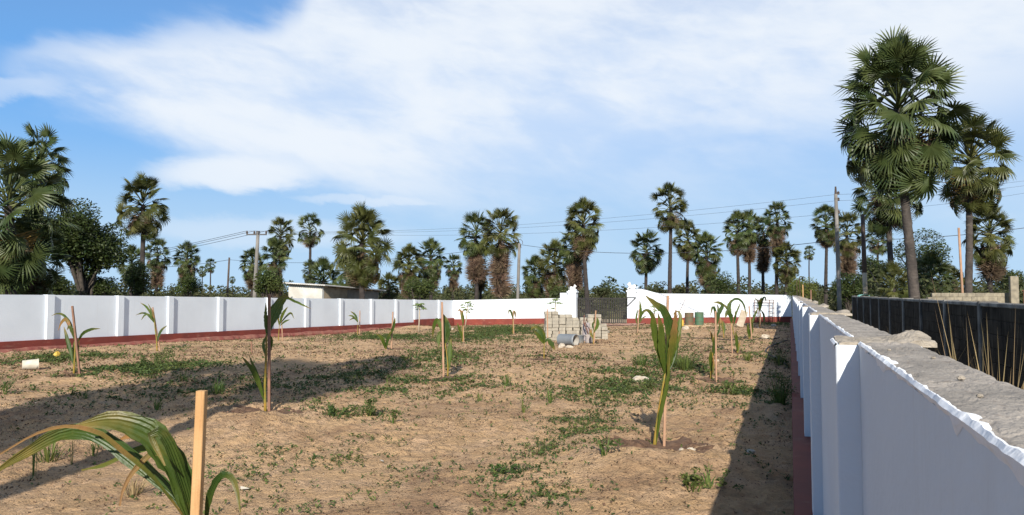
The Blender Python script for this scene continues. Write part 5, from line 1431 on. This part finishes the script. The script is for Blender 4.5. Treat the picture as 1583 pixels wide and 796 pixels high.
for q, (x0, x1, y) in enumerate([(1046, 1096, 505), (1012, 1040, 508), (1060, 1090, 510)]):
    a_, b_ = gp(x0, y), gp(x1, y - .6); c_ = (a_ + b_) / 2; L_ = np.linalg.norm(b_ - a_)
    o = MB().bbox(-L_ / 2, L_ / 2, -.11, .11, 0, .05, .006).build('plank', M['plank']); o.location = (c_[0], c_[1], float(gz(c_[0], c_[1])) + .04); o.rotation_euler = (0, R(1), math.atan2(b_[1] - a_[1], b_[0] - a_[0]))
    tag(o, ['longest plank lying in front of the two drums', 'short plank lying left of the drums', 'plank lying nearest the viewer below the drums'][q], 'plank', 'planks on the sand by the drums')
# steel frame standing against the far wall
p = gp(1163, 503); p2 = gp(1190, 503); fr_ = empty('steel_frame', (p[0], YF - .45, float(gz(p[0], YF - .5)))); tag(fr_, 'rusty steel scaffold frame standing against the far wall', 'frame')
Wf = 1.30
def bar(p_, q_, nm, r_=.026): MB().tube([p_, q_], r_, 7).build(nm, M['rust'], fr_, smooth=True)
for x in (0, .28, Wf - .28, Wf): bar((x, 0, 0), (x, .08, 1.62), 'upright')
for z in (1.62, 1.42): bar((-.01, .08, z), (Wf + .01, .08, z), 'rail')
for z in (.35, .7, 1.05): bar((0, .03, z), (.28, .03, z), 'rung', .02); bar((Wf - .28, .03, z), (Wf, .03, z), 'rung', .02)
# thin rod leaning on the far wall
p = gp(1041, 503); o = MB().tube([(0, 0, 0), at(1060, 462, depth_of(p) + .8) - p], .018, 5).build('leaning_rod', M['rust']); o.location = (p[0], p[1], float(gz(p[0], p[1]))); tag(o, 'thin rod leaning on the far wall left of the drums', 'rod')
# black hose on the sand
def on_ground(pts_px, lift):
    P3 = np.array([gp(x, y) for x, y in pts_px]); S = smooth_path(P3, len(pts_px) * 9); S[:, 2] = gz(S[:, 0], S[:, 1]) + lift; return S
S = on_ground([(1216, 528), (1200, 533), (1188, 538), (1184, 545), (1190, 552), (1204, 560), (1217, 566)], .022); o = MB().tube(S - S[0], .03, 7).build('hose', M['hose'], smooth=True); o.location = S[0]; tag(o, 'black hose curling out of the shade of the right wall', 'hose', 'black hoses')
S = on_ground([(1070, 523), (1100, 524), (1140, 527), (1175, 527), (1205, 524)], .02); o = MB().tube(S - S[0], .022, 7).build('hose', M['hose'], smooth=True); o.location = S[0]; tag(o, 'thin dark hose lying straight across the sand before the drums', 'hose', 'black hoses')

def rock(px_, py_, s, label, mat, seed, name='stone', sq=(1, 1, .6)):
    q = random.Random(seed); V, T = [], []; th = np.linspace(0, math.pi, 7)
    for t in th:
        for k in range(9):
            a = 2 * math.pi * k / 9; r_ = s * q.uniform(.8, 1.15); V.append((r_ * sq[0] * math.sin(t) * math.cos(a), r_ * sq[1] * math.sin(t) * math.sin(a), r_ * sq[2] * math.cos(t)))
    for i_ in range(6):
        for k in range(9):
            a, b = i_ * 9 + k, i_ * 9 + (k + 1) % 9; T += [[a, b, b + 9], [a, b + 9, a + 9]]
    p = gp(px_, py_); o = MB().add(V, T).build(name, mat); o.location = (p[0], p[1], float(gz(p[0], p[1])) + s * .3); o.rotation_euler = (0, 0, q.random() * 6); return o
for q, (x, y, s, lab) in enumerate([(990, 591, .17, 'pale stone in the green patch behind the tall foreground seedling'), (1183, 525, .22, 'squarish pale stone near the right wall shade'), (868, 537, .17, 'pale rubble piece left of the grey pipe'), (880, 539, .13, 'flat pale piece of rubble below the grey pipe'),
                                    (1069, 712, .05, 'white pebble right of the foreground mound, upper'), (1054, 722, .04, 'white pebble right of the foreground mound, lower'), (1161, 713, .05, 'whitish pebble in the shade near the right wall'), (1108, 560, .07, 'small stone behind the leaning tall seedling'), (1172, 508, .12, 'stone at the foot of the metal frame'), (1196, 505, .16, 'stone in the far right corner'), (1060, 513, .2, 'flattish rubble left of the hose'), (700, 510, .12, 'pale stone below the far left corner')]):
    tag(rock(x, y, s, lab, M['stone'], q, sq=(1.2, .9, .65)), lab, 'stone', 'loose stones')
tag(rock(88, 553, .10, '', M['yellow'], 40, 'plastic_bag', (1.1, .5, 1.3)), 'crumpled yellowish plastic bag on the weeds by the left wall', 'plastic bag')
for q, (x, y, lab) in enumerate([(306, 753, 'white plastic scrap beside the near stake'), (378, 760, 'long white scrap right of the near seedling'), (590, 719, 'thin white scrap on open sand'), (714, 651, 'small white scrap in the middle of the sand'), (408, 652, 'pale scrap at the foot of the tall brown stake')]):
    p = gp(x, y); s = .05; m = MB(); V = [(-s, -s * .5, .004), (s * .9, -s * .4, .012), (s, s * .5, .006), (-s * .8, s * .6, .02), (0, 0, .022)]; m.add(V, [[0, 1, 4], [1, 2, 4], [2, 3, 4], [3, 0, 4]])
    o = m.build('litter_scrap', M['bucket_white']); o.location = (p[0], p[1], float(gz(p[0], p[1])) + .012); o.rotation_euler = (.1, .2, q); tag(o, lab, 'litter', 'white scraps on the sand')

# ------------------------------------------------------------------ weeds that stand out one by one
def blades(rng_, n, h, spread, w):
    V, T = [], []
    for i in range(n):
        a = rng_.uniform(0, 6.283); r_ = spread * .35 * rng_.random(); c = np.array([r_ * math.cos(a), r_ * math.sin(a), -.01]); l_ = h * rng_.uniform(.55, 1.1); o_ = rng_.uniform(.15, .8) * spread
        d = np.array([math.cos(a), math.sin(a), 0]); sd = np.array([-d[1], d[0], 0]) * w * rng_.uniform(.6, 1.2)
        p1, p2 = c + d * o_ * .4 + UPV * l_ * .62, c + d * o_ * 1.05 + UPV * l_ * rng_.uniform(.75, 1.0); k = len(V)
        V += [c - sd, c + sd, p1 + sd * .8, p1 - sd * .8, p2]; T += [[k, k + 1, k + 2], [k, k + 2, k + 3], [k + 3, k + 2, k + 4]]
    return V, T
gr = np.random.default_rng(11)
def weed(px_, py_, h, label, n=None, spread=None, w=.008, leafy=0, mat='grass', name='weed_clump'):
    n = n or (14 if leafy else 60)
    p = gp(px_, py_); r = empty(name, (p[0], p[1], float(gz(p[0], p[1])))); tag(r, label, 'weed', 'single weeds on the sand')
    m = MB(); m.add(*blades(gr, n, h, spread or h * .9, w)); m.build('blades', M[mat], r)
    if leafy:
        cs = [(gr.normal() * (spread or h) * .3, gr.normal() * (spread or h) * .3, h * gr.uniform(.15, .9), h * .22) for _ in range(9)]
        m = MB(); m.add(*leaf_cloud(gr, cs, leafy, .022)); m.build('leaves', M['creeper'], r)
for (x, y, h, lab, kw) in [
    (258, 565, .62, 'tallest leafy weed clump before the left wall', dict(leafy=700, spread=.6)), (228, 572, .35, 'wide low weed clump left of the tallest leafy one', dict(leafy=500, spread=.9)), (336, 612, .42, 'dark grassy weed in the tree shadow', dict(n=50)),
    (281, 592, .30, 'small dark weed between the wall weeds and the shadow grass', dict(leafy=120)), (243, 640, .26, 'small bright weed at the shadow edge', dict(n=24)), (132, 620, .26, 'thin weed spike near the left shadow edge', dict(n=8, spread=.1)),
    (75, 716, .34, 'spreading grass tuft left of the near seedling', dict(n=36, spread=.4)), (52, 742, .55, 'single thin weed stalk far left in front', dict(n=5, spread=.08, w=.006)), (110, 722, .45, 'single thin weed stalk behind the long near frond', dict(n=4, spread=.06, w=.006)),
    (145, 707, .22, 'short weed spikes above the near seedling', dict(n=10, spread=.12)), (8, 612, .40, 'bushy weed at the left edge', dict(leafy=300)), (572, 650, .30, 'bright leafy weed right of the creeping patch', dict(leafy=350)), (520, 650, .22, 'leafy weed at the head of the creeping patch', dict(leafy=350, spread=.5)),
    (607, 660, .2, 'small leafy weed alone on the sand', dict(leafy=120)), (784, 600, .28, 'upright weed right of the drooping middle seedling', dict(n=30)), (741, 622, .28, 'thin pair of weed spikes on the open sand', dict(n=9, spread=.12)), (600, 599, .3, 'thin weed spike in the middle ground', dict(n=10, spread=.1)),
    (850, 625, .35, 'straggly weed left of the green patch', dict(n=18, spread=.2, leafy=60)), (811, 642, .38, 'tall straggly weed on the open sand', dict(n=14, spread=.15, leafy=60)), (1059, 572, .55, 'grassy weed clump right behind the tall foreground seedling', dict(n=110, spread=.7)), (990, 566, .45, 'grassy weed clump left behind the tall foreground seedling', dict(n=80, spread=.6)),
    (1156, 560, .32, 'short grassy weed near the right wall shade', dict(n=60, spread=.35)), (1070, 768, .14, 'wilting weed at the bottom right of the mound', dict(leafy=160, spread=.3)), (1098, 765, .22, 'tall wilting weed nearest the wall shadow', dict(leafy=200, spread=.35)), (936, 730, .24, 'leafy weed on the left slope of the foreground mound', dict(leafy=150, spread=.3)),
    (1206, 636, .55, 'tall weed in the shade of the right wall', dict(n=60, leafy=500, spread=.45)), (1205, 565, .45, 'farther weed in the shade of the right wall', dict(n=60, leafy=300, spread=.5)), (1125, 608, .3, 'wide low weed right of the row of seedlings', dict(leafy=400, spread=.7)), (870, 520, .3, 'weed behind the left end of the block stack', dict(leafy=100)), (570, 520, .35, 'dark weed clump beside the small two-frond seedling', dict(leafy=500, spread=.7)), (770, 745, .1, 'flat weed on the near open sand', dict(leafy=100, spread=.3)), (205, 770, .2, 'dry weed under the near frond', dict(n=40, spread=.3, mat='drygrass'))]:
    weed(x, y, h, lab, **kw)
# tall dry grass in the passage behind the right wall
for q, (x, y, h, lab) in enumerate([(1.0, 5.0, 2.35, 'nearest tall dry grass clump in the passage behind the right wall'), (1.35, 6.3, 2.35, 'middle tall dry grass clump in the passage'), (1.9, 8.4, 2.2, 'dry grass clump against the blackened wall'), (1.6, 10.8, 2.1, 'farther dry grass clump in the passage')]):
    r = empty('dry_grass_clump', (x, y, float(gz(x, y)))); tag(r, lab, 'dry grass', 'dry grass in the passage')
    m = MB(); m.add(*blades(gr, 34, h, .75, .006)); m.build('stalks', M['drygrass'], r)
    m = MB(); m.add(*blades(gr, 60, h * .55, .7, .009)); m.build('green_blades', M['grass'], r)

# ------------------------------------------------------------------ creeping ground cover and litter on the sand
PATCH = [(930, 655, 42, 17, 1.3), (890, 682, 52, 18, 1.2), (845, 708, 52, 19, 1.1), (795, 742, 58, 20, 1.0), (830, 776, 85, 22, 1.1), (960, 607, 110, 20, .75), (985, 585, 80, 15, .6), (1050, 565, 45, 12, .6), (905, 620, 60, 12, .7), (880, 655, 60, 20, .35), (540, 648, 62, 9, 1.0), (500, 640, 40, 8, .5),
         (245, 572, 75, 12, .9), (200, 575, 60, 9, .7), (690, 551, 60, 9, .6), (650, 562, 90, 9, .35), (740, 520, 95, 8, .45), (790, 510, 70, 6, .5), (110, 553, 75, 6, .8), (60, 560, 60, 6, .5), (430, 702, 60, 12, .5), (520, 712, 75, 16, .55), (575, 690, 60, 14, .4), (390, 735, 80, 20, .4), (650, 740, 80, 25, .25),
         (1140, 605, 45, 7, .8), (1205, 630, 14, 30, .8), (1200, 560, 16, 14, .7), (1075, 765, 40, 10, .4), (600, 521, 70, 4, .7), (560, 590, 160, 22, .30), (300, 610, 220, 24, .22), (700, 600, 160, 18, .28), (1150, 640, 60, 30, .12), (1060, 540, 60, 8, .15), (900, 555, 80, 8, .1), (460, 780, 120, 20, .3), (730, 790, 60, 20, .4), (1190, 740, 25, 40, .4), (1190, 500, 25, 4, .6), (650, 600, 100, 10, .3)]
tx_, ty_, dn = [], [], []
for (x, y, rx, ry, k) in PATCH:
    c = gp(x, y); d = depth_of(c); e = gp(x, y - ry); f = gp(x, y + ry); ln = abs(depth_of(e) - depth_of(f)) / 2; wd = rx * d / FPX
    n = int(min(5200, 150 * k * math.pi * ln * wd * (1 if d < 22 else .6)))
    a = gr.uniform(0, 6.283, n); q = np.sqrt(gr.random(n)) * (1 + .40 * gr.normal(size=n))
    lx, ld = wd * q * np.cos(a), ln * q * np.sin(a)
    X_ = c[0] + RGT[0] * lx + FWD[0] * ld; Y_ = c[1] + RGT[1] * lx + FWD[1] * ld
    keep = fbm(X_ * 1.5, Y_ * 1.5, 91, 4, .6) > .47 - .10 * k + .05 * gr.normal(size=n)
    tx_.append(X_[keep]); ty_.append(Y_[keep])
n = 15000                                   # sparse sprigs over the whole plot
X_ = gr.uniform(-25.8, -.05, n); Y_ = 3.5 + 52 * gr.random(n) ** 1.35
keep = fbm(X_ * .55, Y_ * .55, 93, 4, .6) + .12 * gr.normal(size=n) > .62
tx_.append(X_[keep]); ty_.append(Y_[keep])
TX, TY = np.concatenate(tx_), np.concatenate(ty_)
ok = (TX > -25.7) & (TX < -.02) & (TY < 55.8) & (TY > 2.5); TX, TY = TX[ok], TY[ok]
def sprigs(TX, TY, per, size, up, seed):
    q = np.random.default_rng(seed); X_ = np.repeat(TX, per); Y_ = np.repeat(TY, per); n = len(X_)
    near = np.clip(np.hypot(X_, Y_) / 14, .75, 1.5)            # far off, leaves of a sprig merge into larger tufts
    s = size * q.uniform(.55, 1.4, n) * near; a = q.uniform(0, 6.283, n); o = np.abs(q.normal(size=n)) * size * 2.4 * near
    cx, cy = X_ + o * np.cos(a), Y_ + o * np.sin(a); cz = gz(cx, cy) + .006 + q.random(n) * up * near
    b = a + q.normal(size=n) * .6; d = np.stack([np.cos(b), np.sin(b), q.normal(size=n) * .45 + .15], 1); sd = np.stack([-np.sin(b), np.cos(b), q.normal(size=n) * .5], 1)
    c = np.stack([cx, cy, cz], 1); s = s[:, None]
    V = np.stack([c - d * s * .9, c - d * s * .1 + sd * s * .55, c + d * s, c - d * s * .1 - sd * s * .55], 1).reshape(-1, 3); i0 = np.arange(n) * 4
    return V, np.concatenate([np.stack([i0, i0 + 1, i0 + 2], 1), np.stack([i0, i0 + 2, i0 + 3], 1)])
m = MB(); m.add(*sprigs(TX, TY, 7, .023, .05, 1)); tag(m.build('creeping_weeds', M['creeper']), 'low creeping green weeds scattered over the sand', 'ground cover', kind='stuff')
n = 75000; X_ = gr.uniform(-25.8, 0.0, n); Y_ = 3.2 + 50 * gr.random(n) ** 1.5; keep = fbm(X_ * .6, Y_ * .6, 97, 4, .6) + .1 * gr.normal(size=n) > .5
m = MB(); m.add(*sprigs(X_[keep], Y_[keep], 2, .019, .008, 2)); tag(m.build('leaf_litter', M['litter']), 'dark dry leaf litter and crumbs on the sand', 'litter', kind='stuff')
n = 2600; X_ = gr.uniform(-25.8, 0.0, n); Y_ = 3.2 + 40 * gr.random(n) ** 1.6
m = MB(); m.add(*sprigs(X_, Y_, 1, .009, .002, 3)); tag(m.build('grit', M['shell']), 'pale shell grit and brick crumbs strewn on the sand', 'grit', kind='stuff')
# dark damp soil in the basins round the seedlings
for q, (mx_, my_, r_, h_) in enumerate(MOUNDS[:8]):
    n, nr = 48, 7; V, T = [(mx_, my_, float(gz(mx_, my_)) + .012)], []
    for ring in range(1, nr + 1):
        for k in range(n):
            a = 2 * math.pi * k / n; e = .55 * (fbm(math.cos(a) * 2.2 + q * 9, math.sin(a) * 2.2, 5, 3, .6) - .5); rr_ = r_ * .78 * ring / nr * (1 + 1.6 * e); x, y = mx_ + rr_ * math.cos(a), my_ + rr_ * math.sin(a)
            t = ring / nr
            V.append((x, y, float(gz(x, y)) + .026 - .040 * t ** 3 + .030 * float(vn(x * 14, y * 14, 6) - .35)))
    for k in range(n): T.append([0, 1 + k, 1 + (k + 1) % n])
    for ring in range(nr - 1):
        for k in range(n):
            a, b = 1 + ring * n + k, 1 + ring * n + (k + 1) % n; T += [[a, a + n, b + n], [a, b + n, b]]
    o = MB().add(V, T).build('soil_basin', M['soil'], smooth=True); tag(o, 'dark damp soil in a planting basin', None, kind='structure')
